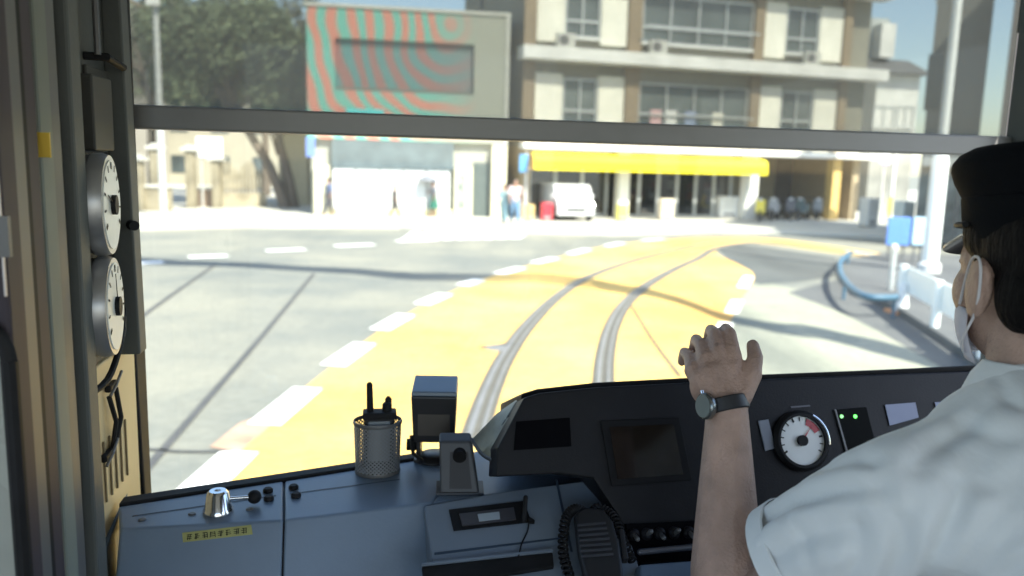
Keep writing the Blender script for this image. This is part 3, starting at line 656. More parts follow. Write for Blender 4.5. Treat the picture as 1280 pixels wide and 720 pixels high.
# blue & light blue boards on stands
for px, wpx, col, lab, Z in ((1124, 32, (.10, .24, .68), 'deep blue board on a stand left of the white street pole', 20.5), (1151, 22, (.42, .62, .78), 'light blue board touching the white street pole', 19.8)):
    a = D(px-wpx/2, 306, Z); b = D(px+wpx/2, 272, Z); o = empty('notice_board', lab, 'board', ((a.x+b.x)/2, Z, .12), 'blue boards at the street corner')
    obj('board', MB().box(a.x, b.x, Z, Z+.06, a.z, b.z), mat('board_'+str(px), col, .5, var=.06), o, bevel=.01)
    for x in (a.x+.1, b.x-.1): obj('leg', MB().box(x-.02, x+.02, Z+.061, Z+.1, .05, b.z-.1), mat('dark_leg', (.1, .11, .12), .5), o)
# white street pole
b = G(1160, 346); o = empty('white_street_pole', 'tall thick white street pole rising past the windscreen bar near the driver', 'pole', (b.x, b.y, 0))
obj('pole', MB().lathe([(.175, .1), (.17, 2.6), (.10, 3.0), (.085, 9)], (b.x, b.y, 0)), mat('glossy_white_pole', (.80, .82, .80), .35, var=.03), o, smooth=True)
obj('base_collar', MB().lathe([(.24, .08), (.24, .3), (.18, .34)], (b.x, b.y, 0)), white, o, smooth=True)
# guardrail
a = G(1120, 386); b = G(1560, 690); d = (b-a).normalized(); L = (b-a).length; nrm = Vector((d.y, -d.x, 0))
if nrm.y > 0: nrm = -nrm
gr = empty('guardrail', 'white corrugated guardrail on posts beside the road near the driver', 'guardrail', a)
pf = [(0, .36), (.02, .40), (.02, .5), (0, .54), (0, .6), (.02, .64), (.02, .74), (0, .78), (-.02, .78), (-.02, .36)]
obj('beam', MB().prism([a+nrm*(x+.06)+ZZ*z for x, z in pf], d*L), mat('guardrail_white', (.86, .90, .88), .5, var=.04, scale=2), gr)
i = 0
while i*2.0 < L:
    p = a+d*(i*2.0+.25); obj('post', MB().cyl((p.x, p.y, 0), (p.x, p.y, .8), .06), mat('guardrail_white', (.72, .78, .76), .45), gr, smooth=True); i += 1
obj('end_piece', MB().cyl(a+nrm*.05+ZZ*.38, a+nrm*.05+ZZ*.76, .07), mat('guardrail_white', (.72, .78, .76), .45), gr, smooth=True)
# blue bent pipe barrier
pts = [Vector((*G(px, py, .34).xy, .34)) for px, py in ((1064, 316), (1051, 326), (1050, 340), (1058, 354), (1072, 366), (1090, 372), (1122, 372))]
bp = empty('blue_pipe_barrier', 'bent light blue pipe barrier curving round the pavement corner', 'barrier', (pts[3].x, pts[3].y, 0))
sp = smoothline(pts, 6); obj('bent_pipe', MB().tube(sp, .055, 10), mat('blue_pipe_paint', (.045, .12, .19), .5, var=.1, scale=3), bp, smooth=True)
for q in (sp[2], sp[17], sp[-2]): obj('post', MB().cyl((q.x, q.y, 0), (q.x, q.y, .3), .03), mat('blue_pipe_paint', (.045, .12, .19), .5), bp)
# cone
b = G(1126, 392); c = empty('traffic_cone', 'white delineator cone on an orange base at the guardrail end', 'cone', b)
obj('cone_body', MB().lathe([(.12, .05), (.05, .5), (.03, .52)], b), mat('cone_white', (.8, .8, .78), .5), c, smooth=True)
obj('cone_base', MB().box(b.x-.2, b.x+.2, b.y-.2, b.y+.2, 0, .05), mat('cone_orange', (.7, .28, .1), .6), c, bevel=.01)
# post near the barrier
b = G(1112, 370); o = empty('short_grey_post', 'short pale grey post between the blue barrier and the guardrail', 'post', b)
obj('post', MB().cyl(b, b+ZZ*.9, .05), alu, o); obj('reflector_cap', MB().lathe([(.06, .9), (.06, .96), (.02, 1.0)], b), white, o)
# unseen overhead cables above the frame, thickened and routed to cast the road shadow
off_h = Vector((-sdir.x, -sdir.y, 0))/sdir.z
gnd = [(1290, 474), (1170, 450), (1050, 424), (910, 397), (820, 369), (720, 352), (590, 347), (400, 338), (180, 325), (20, 320)]
pts = [Vector((*G(px, py).xy, 0)) for px, py in gnd]
Hc = 6.5; P = smoothline([q-off_h*Hc+ZZ*Hc for q in pts], 5)
cb = empty('shadow_cables', 'unseen dark cables above the tram, oversized to cast the shadow band on the road', 'cables', P[0])
for k, (dy, dzc, rr) in enumerate([(0, 0, .11), (.24, .0, .11), (-.24, .0, .10), (.48, .0, .09), (-.47, 0, .07)]):
    obj('cable', MB().tube([q+Vector((0, dy*(1+.35*math.sin(i*.3))+.16*math.sin(i*.75)+.08*math.sin(i*1.9), dzc)) for i, q in enumerate(P)], rr, 6), mat('cable_black', (.03, .03, .03), .6), cb)
for q, lab in ((P[0], 'steel cable mast on the driver side, out of the windscreen view'), (P[-1], 'steel cable mast at the left end of the overhead cables')):
    o = empty('cable_mast', lab, 'mast', (q.x, q.y, 0)); obj('pole', MB().lathe([(.16, 0), (.1, 7.2)], (q.x, q.y, 0)), alu, o, smooth=True); obj('base', MB().lathe([(.26, 0), (.26, .15)], (q.x, q.y, 0)), alu, o)

# ---------------- pedestrians
skin = mat('skin', (.34, .19, .125), .5, var=.08, scale=30)
def person(px, pyfoot, hpx, top, legs, hair, lab, walk=.25, rz=0, umb=None, skirt=False):
    b = G(px, pyfoot, .13); H = 1.66; M = Matrix.Translation(b)@Matrix.Rotation(rz, 4, 'Z')@Matrix.Scale((hpx*b.y/1000)/H, 4)
    o = empty('person', lab, 'person', b, rz=rz); V = Vector
    hp = V((0, 0, .88)); nk = V((0, .02, 1.38))
    kL = V((-.09, walk*.55, .47)); kR = V((.09, -walk*.2, .46)); fL = V((-.09, walk, .07)); fR = V((.09, -walk, .09))
    shL = V((-.18, 0, 1.34)); shR = V((.18, 0, 1.34)); eL = V((-.24, -walk*.4, 1.08)); eR = V((.24, walk*.3, 1.08)); hL = V((-.22, -walk*.5+.06, .84)); hR = V((.22, walk*.6+.05, .86))
    if umb: hR = V((.14, .26, 1.2)); eR = V((.24, .08, 1.1))
    m = MB(M); m.cap(nk, (0, .03, 1.48), .055, .055); m.ell((0, .035, 1.55), (.078, .095, .115)); m.ell((0, .13, 1.535), (.015, .02, .025))
    for a_, e_, h_ in ((shL, eL, hL), (shR, eR, hR)): m.cap(a_, e_, .05, .04); m.cap(e_, h_, .038, .028); m.cap(h_, h_+V((0, .02, -.08)), .035, .025)
    for k_, f_, s_ in ((kL, fL, -1), (kR, fR, 1)): m.cap((s_*.09, 0, .88), k_, .085, .06); m.cap(k_, f_, .055, .04); m.cap(f_+V((0, 0, -.02)), f_+V((0, .14, -.035)), .042, .03)
    m.cap(hp, nk, .12, .1); remesh(obj('body', m, skin, o), .018, 2)
    t = MB(M); t.cap((0, 0, .92), (0, 0, 1.3), .15, .135); t.cap(shL, shR, .085, .085); t.cap(shL, shL.lerp(eL, .9), .075, .06); t.cap(shR, shR.lerp(eR, .9), .075, .06); remesh(obj('shirt', t, top, o), .022, 3)
    t = MB(M); t.cap((-.07, 0, .9), (.07, 0, .9), .13, .13)
    if skirt: t.lathe([(.15, .9), (.24, .42), (.24, .38)], (0, 0, 0))
    else:
        for k_, f_, s_ in ((kL, fL, -1), (kR, fR, 1)): t.cap((s_*.09, 0, .86), k_, .11, .08); t.cap(k_, f_.lerp(k_, .12), .078, .062)
    remesh(obj('trousers' if not skirt else 'skirt', t, legs, o), .022, 2)
    obj('hair', MB(M).ell((0, .01, 1.585), (.092, .1, .1)), hair, o, smooth='all')
    return o, M
black_hair = mat('black_hair', (.012, .011, .011), .45, var=.3, scale=60)
cl = lambda n, c: mat('cloth_'+n, c, .9, var=.1, scale=15)
person(412, 269, 46, cl('greyblue', (.10, .13, .22)), cl('charcoal', (.06, .06, .07)), black_hair, 'person in a grey-blue top walking by the cream pillar at far left', .22, R(100))
person(493, 272, 40, cl('taupe', (.05, .045, .045)), cl('brown', (.05, .045, .04)), black_hair, 'person in taupe clothes walking in front of the white shutters', .24, R(-95))
o, M_ = person(542, 271, 44, cl('slate', (.14, .15, .17)), cl('green', (.02, .12, .085)), black_hair, 'person with a dark parasol and a green skirt before the white shutters', .12, R(95), umb=True, skirt=True)
uo = empty('parasol', 'small dark grey parasol held by the person in the green skirt', 'umbrella', M_@Vector((.14, .26, 1.2)))
prof = [(.02, 1.98), (.18, 1.94), (.36, 1.84), (.48, 1.70), (.47, 1.70), (.35, 1.82), (.17, 1.92), (.02, 1.96)]
obj('canopy', MB(M_).lathe(prof, (.1, .3, -.05), seg=8, cap=False), cl('umbrella', (.16, .17, .19)), uo); obj('shaft', MB(M_).cyl((.14, .26, 1.15), (.1, .3, 1.95), .012), alu, uo)
person(630, 279, 48, cl('aqua', (.26, .38, .4)), cl('aqua2', (.2, .32, .36)), black_hair, 'person in pale teal clothes, left one of the pair by the white post', .2, R(170))
person(643, 280, 55, cl('pinkish', (.55, .42, .42)), cl('blue', (.12, .22, .34)), black_hair, 'taller person in pink top and blue trousers by the white post', .26, R(190))

# ================================================================== TRAM CAB (tram coordinates)
olive = mat('olive_grey_paint', (.105, .112, .105), .5, var=.1, scale=6, bump=.05, bscale=120, spec=.2)
olived = mat('dark_olive_paint', (.07, .07, .064), .5, var=.12, scale=6, spec=.2)
barm = mat('window_bar_grey', (.20, .20, .195), .4, .2, var=.1, scale=8)
blk = mat('black_rubber', (.012, .012, .013), .6, var=.3, scale=20, spec=.2)
beige = mat('beige_laminate', (.72, .53, .27), .5, var=.1, scale=5)
alum = mat('worn_aluminium', (.13, .13, .13), .45, .3, var=.2, scale=10, stretch=(1, 1, .1))
purp = mat('brown_violet_paint', (.058, .048, .058), .5, var=.3, scale=9, stretch=(1, 1, .12), spec=.15)
pale = mat('pale_green_cream', (.20, .22, .19), .5, var=.35, scale=3, stretch=(1, 1, .5), spec=.2)
ceilm = mat('ceiling_cream', (.45, .44, .40), .6)
floorm = mat('dark_floor', (.06, .06, .06), .6)
tram = empty('tram_cab', 'olive and grey driving cab of a tram with a wide barred windscreen', 'tram', (0, 0, .3), T_=True)
WY = 1.64
xl = -.50; xrr = 1.42
obj('floor', MB(TM).box(-1.0, xrr+.05, -2.6, WY, .72, .85), floorm, tram)
obj('roof', MB(TM).box(-1.12, xrr+.2, -3.0, WY+.22, 3.12, 3.32), ceilm, tram)
obj('front_panel', MB(TM).box(-1.0, xrr+.05, WY-.04, WY+.05, .35, 1.28), mat('tram_cream', (.6, .5, .3), .4), tram)
obj('front_header', MB(TM).box(-1.0, xrr+.05, WY-.05, WY+.05, 2.86, 3.119), olive, tram)
obj('right_wall', MB(TM).box(xrr, xrr+.06, -2.6, WY, .72, 1.75), olive, tram)
obj('right_wall_header', MB(TM).box(xrr, xrr+.06, -2.6, WY, 2.62, 3.119), olive, tram)
for y in (-2.6, -1.4, -.35, WY-.09): obj('right_pillar', MB(TM).box(xrr+.001, xrr+.059, y, y+.085, 1.751, 2.619), olive, tram)
obj('left_wall', MB(TM).box(-1.06, -1.0, -2.6, .55, .72, 1.7), olive, tram)
obj('left_wall_header', MB(TM).box(-1.06, -1.0, -2.6, WY, 2.7, 3.119), olive, tram)
for y in (-2.6, -1.2, -.1): obj('left_pillar', MB(TM).box(-1.059, -1.001, y, y+.08, 1.701, 2.699), olive, tram)
obj('rear_partition', MB(TM).box(-.0, xrr, -.72, -.66, .85, 1.6), olive, tram)
obj('rear_partition_pillar', MB(TM).box(.9, xrr, -.72, -.66, 1.601, 3.119), olive, tram)
# windscreen bar
ta = T(165, 137, y=WY); tb_ = T(165, 166, y=WY); tc_ = T(1190, 164, y=WY); td = T(1190, 190, y=WY)
print('TRANSOM z', ta.z, tb_.z, tc_.z, td.z, ta.x, tc_.x)
zt = (ta.z+tc_.z)/2; zb = (tb_.z+td.z)/2
obj('windscreen_bar', MB(TM).box(xl-.1, xrr, WY-.025, WY+.015, zb, zt), barm, tram, bevel=.004)
obj('windscreen_pane', MB(TM).box(xl-.1, xrr, WY-.004, WY, 1.28, zb-.001), glass_mat('clear_glass', (.96, .975, .95), .02, .008), tram)
obj('tinted_pane', MB(TM).box(xl-.1, xrr, WY-.004, WY, zt+.001, 2.86), glass_mat('tinted_glass', (.56, .57, .54), .008, .10, (.75, .75, .7)), tram)
# black windscreen frame at the left: follows (155,0)-(182,625)
def xz(px, py, y): q = T(px, py, y=y); return q.x, q.z
fx = T(158, 140, y=WY-.06).x; fx2 = T(182, 620, y=1.50).x
print('frame x', fx, fx2)
obj('windscreen_frame', MB(TM).box(fx-.05, fx, WY-.08, WY-.005, 1.2, 3.1), blk, tram, bevel=.004)
lowz = T(165, 440, y=1.42).z
x0 = T(168, 500, y=1.50).x; x1 = T(177, 560, y=1.50).x
obj('frame_lower_post', MB(TM).hexa([(x0-.02, 1.50, 1.45), (x1+.006, 1.50, 1.45), (x1+.006, 1.53, 1.45), (x0-.02, 1.53, 1.45), (x0-.02, 1.50, lowz+.05), (x1-.004, 1.50, lowz+.05), (x1-.004, 1.53, lowz+.05), (x0-.02, 1.53, lowz+.05)]), blk, tram, bevel=.004)
# olive corner post, ends at y=440
a0 = T(131, 100, y=1.40).x; a1 = T(153, 100, y=1.40).x; b0 = T(146, 430, y=1.40).x; b1 = T(175, 430, y=1.40).x
print('post', a0, a1, b0, b1)
obj('corner_post', MB(TM).hexa([(b0, 1.40, lowz), (b1, 1.40, lowz), (b1, 1.44, lowz), (b0, 1.44, lowz), (a0, 1.40, 3.1), (a1-.004, 1.40, 3.1), (a1-.004, 1.44, 3.1), (a0, 1.44, 3.1)]), olive, tram, bevel=.003)
obj('lock_knob', MB(TM).cyl(TMI@hit(164, 281, TM@Vector((0, 1.40, 0)), TF), (TMI@hit(164, 281, TM@Vector((0, 1.40, 0)), TF))+Vector((.01, -.018, 0)), .008), blk, tram)
# side wall board facing the driver
XW = -.42
zsplit = T(130, 450, x=XW).z; ztopg = T(120, 190, x=XW).z
print('zsplit', zsplit, ztopg)
obj('upper_wall_panel', MB(TM).box(XW-.03, XW, 1.10, 1.49, ztopg, 3.1), olive, tram, bevel=.003)
obj('middle_wall_panel', MB(TM).box(XW-.031, XW-.004, 1.10, 1.49, zsplit, ztopg-.002), olived, tram)
lw = obj('lower_wall_panel', MB(TM).box(XW-.03, XW, 1.10, 1.49, 1.3, zsplit-.002), beige, tram, bevel=.003)
for k in range(6):
    obj('vent_slot', MB(TM).box(XW+.0005, XW+.003, 1.27+k*.028, 1.274+k*.028, T(135, 600, x=XW).z-.03, T(135, 545, x=XW).z), mat('slot_brown', (.2, .15, .08), .8), lw)
for (px, py) in ((133, 486), (128, 573)):
    q = T(px, py, x=XW); la = obj('latch', MB(TM).box(XW, XW+.010, q.y-.012, q.y+.03, q.z-.004, q.z+.008), blk, tram, bevel=.003)
    obj('latch_lever', MB(TM).tube([(XW+.012, q.y-.02, q.z-.006), (XW+.016, q.y, q.z+.008), (XW+.012, q.y+.04, q.z+.018)], .0025), alum, la)
q = T(133, 530, x=XW); obj('cable_clip', MB(TM).tube([(XW+.006, q.y-.0, q.z+.045), (XW+.012, q.y+.01, q.z), (XW+.006, q.y, q.z-.05)], .004).tube([(XW+.006, q.y+.035, q.z+.05), (XW+.012, q.y+.035, q.z), (XW+.006, q.y+.02, q.z-.04)], .004), blk, tram)
q = T(112, 455, x=XW); obj('gauge_hose', MB(TM).tube(smoothline([(XW+.01, q.y-.09, q.z-.03), (XW+.03, q.y-.02, q.z-.02), (XW+.03, q.y+.06, q.z+.03), (XW+.01, q.y+.14, q.z+.06)], 5), .005), blk, tram)
# switch slot and hook on upper panel
q = T(118, 110, x=XW); obj('switch_plate', MB(TM).box(XW, XW+.006, q.y-.05, q.y+.08, q.z-.03, q.z+.03), olived, tram, bevel=.002)
q = T(103, 50, x=XW); hk = obj('blind_cord', MB(TM).tube([(XW+.02, q.y, q.z-.02), (XW+.02, q.y, 2.9)], .005), alum, tram); obj('cord_hook', MB(TM).tube([(XW, q.y, q.z-.022), (XW+.03, q.y+.01, q.z-.022), (XW+.035, q.y+.07, q.z-.03)], .006), blk, hk)
obj('grey_conduit', MB(TM).box(XW, XW+.02, q.y-.03, q.y+.06, q.z-.16, q.z-.05), olived, tram, bevel=.003)
# vertical trims, nearer and nearer to the left
def vbar(name, pxa, pxb, y, th, m, z0=.86, z1=3.1, bev=.004, py=360):
    a = T(pxa, py, y=y).x; b = T(pxb, py, y=y).x
    return obj(name, MB(TM).box(a, b, y, y+th, z0, z1), m, tram, bevel=bev)
vbar('trim_post', 76, 103, 1.10, .04, olive)
vbar('door_seal', 68, 76, 1.07, .04, blk)
vbar('door_rail', 60, 69, 1.03, .05, alum)
vbar('door_frame_pale', 41, 62, 1.0, .04, pale)
vbar('door_frame_dark', 36, 42, .97, .05, blk)  # plain black strip beside the pale door frame
vbar('door_pillar', 22, 37, .93, .05, purp)
vbar('door_edge', 17, 23, .90, .05, blk)
vbar('door_strip', 9, 18, .88, .05, alum)
q0 = T(-260, 360, y=.86).x; q1 = T(10, 360, y=.86).x
dz0 = T(0, 395, y=.86).z
obj('door_leaf', MB(TM).box(q0, q1, .86, .9, .86, 3.1), purp, tram, bevel=.004)
# lower window with rounded gasket
lf = MB(TM); P = []
cx1 = T(12, 500, y=.85).x; cx0 = cx1-.34; cz1 = dz0; cz0 = dz0-.5; rr0 = .045
for (cx, cz, a0_) in ((cx1-rr0, cz1-rr0, 0), (cx0+rr0, cz1-rr0, 90), (cx0+rr0, cz0+rr0, 180), (cx1-rr0, cz0+rr0, 270)):
    for k in range(7): a_ = R(a0_+k*15); P.append((cx+rr0*math.cos(a_), .855, cz+rr0*math.sin(a_)))
g_ = obj('door_window', MB(TM).tube(P+[P[0]], .008, 8), blk, tram, smooth=True)
obj('door_glass', MB(TM).prism([(x, .853, z) for x, _, z in P], (0, .004, 0)), mat('milky_glass', (.33, .34, .3), .25), g_)
obj('door_plate', MB(TM).box(q0+.02, T(14, 360, y=.85).x, .852, .859, dz0+.06, dz0+.1+.0), alum, tram)
# yellow sticker
q = T(51, 181, y=.995); obj('yellow_sticker', MB(TM).box(q.x-.009, q.x+.009, .996, .999, q.z-.014, q.z+.014), mat('sticker_yellow', (.75, .5, .06), .5), tram)
vbar('pale_patch', 42, 60, .997, .002, pale, z0=T(51, 168, y=.997).z, z1=T(51, 160, y=.997).z)

vbar('highlight_strip', 31, 34, .925, .004, mat('highlight_steel', (.45, .44, .46), .3, .7))  # thin bright strips added as painted highlights on the trims
vbar('highlight_strip', 4, 7, .855, .004, mat('highlight_steel', (.45, .44, .46), .3, .7), z0=dz0+.02)
vbar('dark_groove', 50, 53, .995, .003, blk)
# pressure gauges on the wall
def dial(name, c, nrm, r, parent, ticks=11, needle=2.2, a0=-210, a1=30, red=None, colf=(.55, .56, .50), tilt=0):
    nrm = Vector(nrm).normalized(); q = nrm.to_track_quat('Z', 'Y'); c = Vector(c)
    up = Vector((0, 0, 1)); up = (up-nrm*up.dot(nrm)).normalized(); rt = up.cross(nrm).normalized()
    f = obj('dial', MB(TM).lathe([(r*.9, 0), (r*.9, .002)], c, nrm, 40), mat('dial_face', colf, .35, var=.06, scale=20), parent)
    t = MB(TM)
    for k in range(ticks):
        a = R(a0+(a1-a0)*k/(ticks-1)); dd = rt*math.cos(a)-up*math.sin(a); s = rt*math.sin(a)+up*math.cos(a)
        p = c+dd*r*.72+nrm*.0025; wdt = .02 if k % 5 else .035
        t.prism([p-s*r*wdt, p+s*r*wdt, p+dd*r*.14+s*r*wdt, p+dd*r*.14-s*r*wdt], nrm*.0004)
    obj('tick_marks', t, blk, f)
    a = R(needle); dd = rt*math.cos(a)-up*math.sin(a); s = rt*math.sin(a)+up*math.cos(a)
    obj('needle', MB(TM).prism([c+nrm*.004-s*r*.04-dd*r*.2, c+nrm*.004+s*r*.04-dd*r*.2, c+nrm*.004+dd*r*.7], nrm*.001), red or blk, f)
    obj('hub', MB(TM).lathe([(r*.2, 0), (r*.2, .006)], c+nrm*.002, nrm, 20), blk, f)
    return f
gbez = mat('gauge_bezel_steel', (.42, .42, .42), .35, .7)
chrome = mat('chrome', (.75, .76, .77), .12, 1, var=.05)
for i, (px, py) in enumerate(((131, 256), (136, 383))):
    q = T(px, py, x=XW+.05); r = .069
    GA = (.993, .12, 0); th = empty('pressure_gauge', ['upper round white-faced pressure gauge on the cab wall', 'lower round yellowed pressure gauge below the other one'][i], 'gauge', (q.x-.05, q.y, q.z-r), 'pressure gauges on the cab side wall', T_=True)
    obj('housing', MB(TM).lathe([(r*.95, 0), (r*1.0, .005), (r*1.0, .035), (r*.97, .04)], (XW, q.y, q.z), (1, 0, 0), 40), mat('gauge_housing', (.16, .155, .15), .5), th, smooth=True)
    obj('bezel', MB(TM).lathe([(r*1.0, .0), (r*1.04, .002), (r*1.04, .014), (r*1.0, .022), (r*.9, .022), (r*.9, .012)], (XW+.036, q.y, q.z), GA, 40, cap=False), gbez, th, smooth=True)
    obj('backing_plate', MB(TM).box(XW-.001, XW+.028, q.y-.10, q.y+.085, q.z-r-.008, q.z+r+.006), blk, th, bevel=.004)
    dial('dial', (XW+.0575, q.y+.002, q.z), GA, r, th, needle=200+i*60, colf=(.80, .82, .78) if i == 0 else (.78, .74, .58))

# ================================================================== CONTROL DESK
bluem = mat('blue_grey_desk', (.15, .205, .28), .36, var=.12, scale=5, bump=.03, bscale=200)
bluel = mat('blue_grey_panel', (.17, .21, .26), .45, var=.06, scale=5)
ZC = T(590, 565, y=1.52).z
print('ZC', ZC)
def zc(px, py, z=None): return T(px, py, z=ZC if z is None else z)
desk = empty('control_desk', 'blue-grey painted control desk running under the windscreen', 'control desk', (0.2, 1.2, .85), T_=True)
bk = [zc(148, 633), zc(355, 601), zc(592, 564), zc(760, 545)]
fr = [zc(150, 661), zc(355, 650), zc(540, 628), zc(770, 598)]
def lower(p, dy=-.16, dz=-.34): return Vector((p.x, p.y+dy, p.z+dz))
def slabtop(a, b, name, m=bluem):      # top + sloping front as one body between indexes
    A, Bk, Af, Bf = bk[a], bk[b], fr[a], fr[b]; t = Vector((0, 0, -.03))
    mb = MB(TM)
    ring1 = [A, Af, lower(Af), lower(Af)+Vector((0, .3, 0)), A+Vector((0, 0, -.34))]
    ring2 = [Bk, Bf, lower(Bf), lower(Bf)+Vector((0, .3, 0)), Bk+Vector((0, 0, -.34))]
    mb.ring([ring1, ring2]); return obj(name, mb, m, desk, bevel=.004, bseg=3)
gx = Vector((.0012, 0, 0))
s1 = bk[1].copy(), fr[1].copy()
bk[1] = s1[0]-gx; fr[1] = s1[1]-gx; slabtop(0, 1, 'left_cover')
bk[1] = s1[0]+gx; fr[1] = s1[1]+gx; slabtop(1, 2, 'middle_cover')
slabtop(2, 3, 'right_cover')
sm_ = [s1[0]+Vector((-.02, 0, -.004)), s1[1]+Vector((-.02, .004, -.006))]; obj('seam_backing', MB(TM).ring([[p+Vector((dx_, 0, 0)) for p in (sm_[0], sm_[1], lower(sm_[1])+Vector((0, .006, 0)), lower(sm_[1])+Vector((0, .02, 0)), sm_[0]+Vector((0, 0, -.02)))] for dx_ in (0, .04)]), blk, desk)
# black edge strip along the windscreen
obj('edge_strip', MB(TM).ring([[bk[0]+Vector((0, .002, .004)), bk[0]+Vector((0, .03, .004)), bk[0]+Vector((0, .03, -.05)), bk[0]+Vector((0, .002, -.05))], [bk[2]+Vector((0, .002, .004)), bk[2]+Vector((0, .03, .004)), bk[2]+Vector((0, .03, -.05)), bk[2]+Vector((0, .002, -.05))]]), blk, desk, bevel=.002)
obj('side_cheek', MB(TM).hexa([(fr[0].x-.06, 1.0, .86), (fr[0].x-.012, 1.0, .86), (bk[0].x-.012, 1.45, .86), (bk[0].x-.08, 1.45, .86), (fr[0].x-.06, 1.0, ZC-.1), (fr[0].x-.012, 1.0, ZC-.1), (bk[0].x-.012, 1.45, ZC+.0), (bk[0].x-.08, 1.45, ZC+.0)]), mat('grey_blue_side', (.10, .13, .15), .5), desk, bevel=.003)
obj('pedestal', MB(TM).box(fr[0].x+.02, fr[2].x+.1, 1.0, 1.2, .86, ZC-.36), bluem, desk)
# engraved lines, screws
for (p, q) in (((165, 646), (345, 620)), ((362, 618), (500, 600))):
    a = zc(*p); b = zc(*q); obj('groove_line', MB(TM).prism([a+Vector((0, 0, .0006)), b+Vector((0, 0, .0006)), b+Vector((0, .0022, .0006)), a+Vector((0, .0022, .0006))], (0, 0, .0004)), mat('line_dark', (.03, .05, .08), .5), desk)
for (px, py) in ((240, 643), (312, 637), (178, 650)):
    a = zc(px, py); obj('screw', MB(TM).lathe([(.006, 0), (.006, .001), (.004, .002)], a+Vector((0, 0, .0005)), seg=14), alum, desk)
for (px, py) in ((335, 615), (336, 625), (367, 611), (370, 621)):
    a = zc(px, py); obj('rubber_button', MB(TM).lathe([(.0085, 0), (.0085, .004), (.006, .007)], a+Vector((0, 0, .0005)), seg=16), blk, desk, smooth=True)
# yellow label on the sloping face
fpl = TM@fr[0]; fn = (TM.to_3x3()@((fr[1]-fr[0]).cross(lower(fr[0])-fr[0]))).normalized()
if fn.y > 0: fn = -fn
def fp(px, py, off=.0): return TMI@(hit(px, py, fpl+fn*off, fn))
def quad(name, pts, m, par, plane, th=.0015, off=.0006, bevel=0, label=None):
    P = [plane(px, py, off) for px, py in pts]; nl = (P[1]-P[0]).cross(P[2]-P[1]).normalized(); cdir = (Vector((0, 0, CAMZ))-P[0])
    if nl.dot(cdir) < 0: nl = -nl
    return obj(name, MB(TM).prism(P, nl*th), m, par, bevel=bevel, label=label)
lb1 = quad('yellow_label', [(228, 666), (314, 656), (316, 668), (229, 678)], mat('label_yellow', (.33, .33, .11), .5, var=.1, scale=60), desk, fp)
random.seed(11)
tx = MB(TM)
lpt = lambda u, v: fp(231+82*u, 668-9.6*u+8*v, .0026)
nch = 8
for c in range(nch):
    u0 = .02+c*.96/nch; uw = .96/nch*.78
    strokes = []
    for k in range(3): v = .14+.3*k+random.uniform(-.04, .04); strokes.append(((random.uniform(0, .2), v), (random.uniform(.75, 1), v)))
    for k in range(2): u = random.uniform(.15, .85); strokes.append(((u, .05), (u+random.uniform(-.15, .15), .95)))
    for (a, b) in strokes:
        A = lpt(u0+a[0]*uw, a[1]); Bq = lpt(u0+b[0]*uw, b[1]); dd = (Bq-A).normalized(); sd = dd.cross(TMI.to_3x3()@fn).normalized()*.00045
        tx.prism([A-sd, Bq-sd, Bq+sd, A+sd], (TMI.to_3x3()@fn)*.0003)
obj('lettering', tx, blk, lb1)
# key lever : chrome boss, rod, black ball
a = zc(273, 640); lv = empty('brake_lever', 'chrome conical hub with a short rod ending in a black ball', 'lever', a, T_=True)
obj('hub', MB(TM).lathe([(.024, 0), (.024, .004), (.021, .008), (.017, .032), (.013, .036), (.005, .036), (.005, .033)], a+Vector((0, 0, .001)), seg=32), chrome, lv, smooth=True)
bb = zc(317, 622)+Vector((0, 0, .0)); tip = TMI@hit(318, 621, TM@(a+Vector((0, .02, 0))), TF)
obj('rod', MB(TM).cyl(a+Vector((.01, 0, .022)), tip, .0032), chrome, lv, smooth=True)
obj('ball_knob', MB(TM).ell(tip, (.0115, .0115, .0115)), blk, lv, smooth='all')
# ---- raised panel with card slot on the right of the desk
rp0 = TM@(zc(540, 628)+Vector((0, 0, .006))); rn = (TM.to_3x3()@Vector((0, -math.sin(R(24)), math.cos(R(24))))).normalized()
def rpl(px, py, off=.0): return TMI@hit(px, py, rp0+rn*off, rn)
out = [(530, 632), (640, 612), (735, 600), (752, 612), (790, 680), (815, 760), (545, 800), (540, 700)]
P = [rpl(*p, .0) for p in out]; rnl = TMI.to_3x3()@rn
rpn = obj('raised_panel', MB(TM).prism([p-rnl*.10 for p in P], rnl*.10), bluel, desk, bevel=.004, bseg=3)
quad('slot_frame', [(561, 638), (655, 627), (664, 653), (567, 664)], blk, rpn, rpl, .002)
quad('slot_cassette', [(574, 643), (642, 635), (645, 650), (578, 658)], mat('cassette_grey', (.06, .06, .07), .3), rpn, rpl, .002, .003)
quad('slot_window', [(597, 643), (624, 640), (625, 649), (599, 652)], mat('cassette_label', (.33, .38, .42), .3), rpn, rpl, .001, .0055)
quad('panel_seam', [(543, 691), (700, 672), (700, 674), (543, 694)], mat('line_dark', (.03, .05, .08), .5), rpn, rpl, .0006, .0004)
quad('side_seam', [(694, 600), (697, 600), (716, 690), (713, 690)], mat('line_dark', (.03, .05, .08), .5), rpn, rpl, .0006, .0004)
tray = quad('paper_slot', [(527, 712), (690, 694), (692, 712), (530, 738)], blk, rpn, rpl, .008, .0006, bevel=.002)
quad('slot_lip', [(527, 709), (690, 691), (690, 694), (527, 712)], bluel, rpn, rpl, .01, .0006)
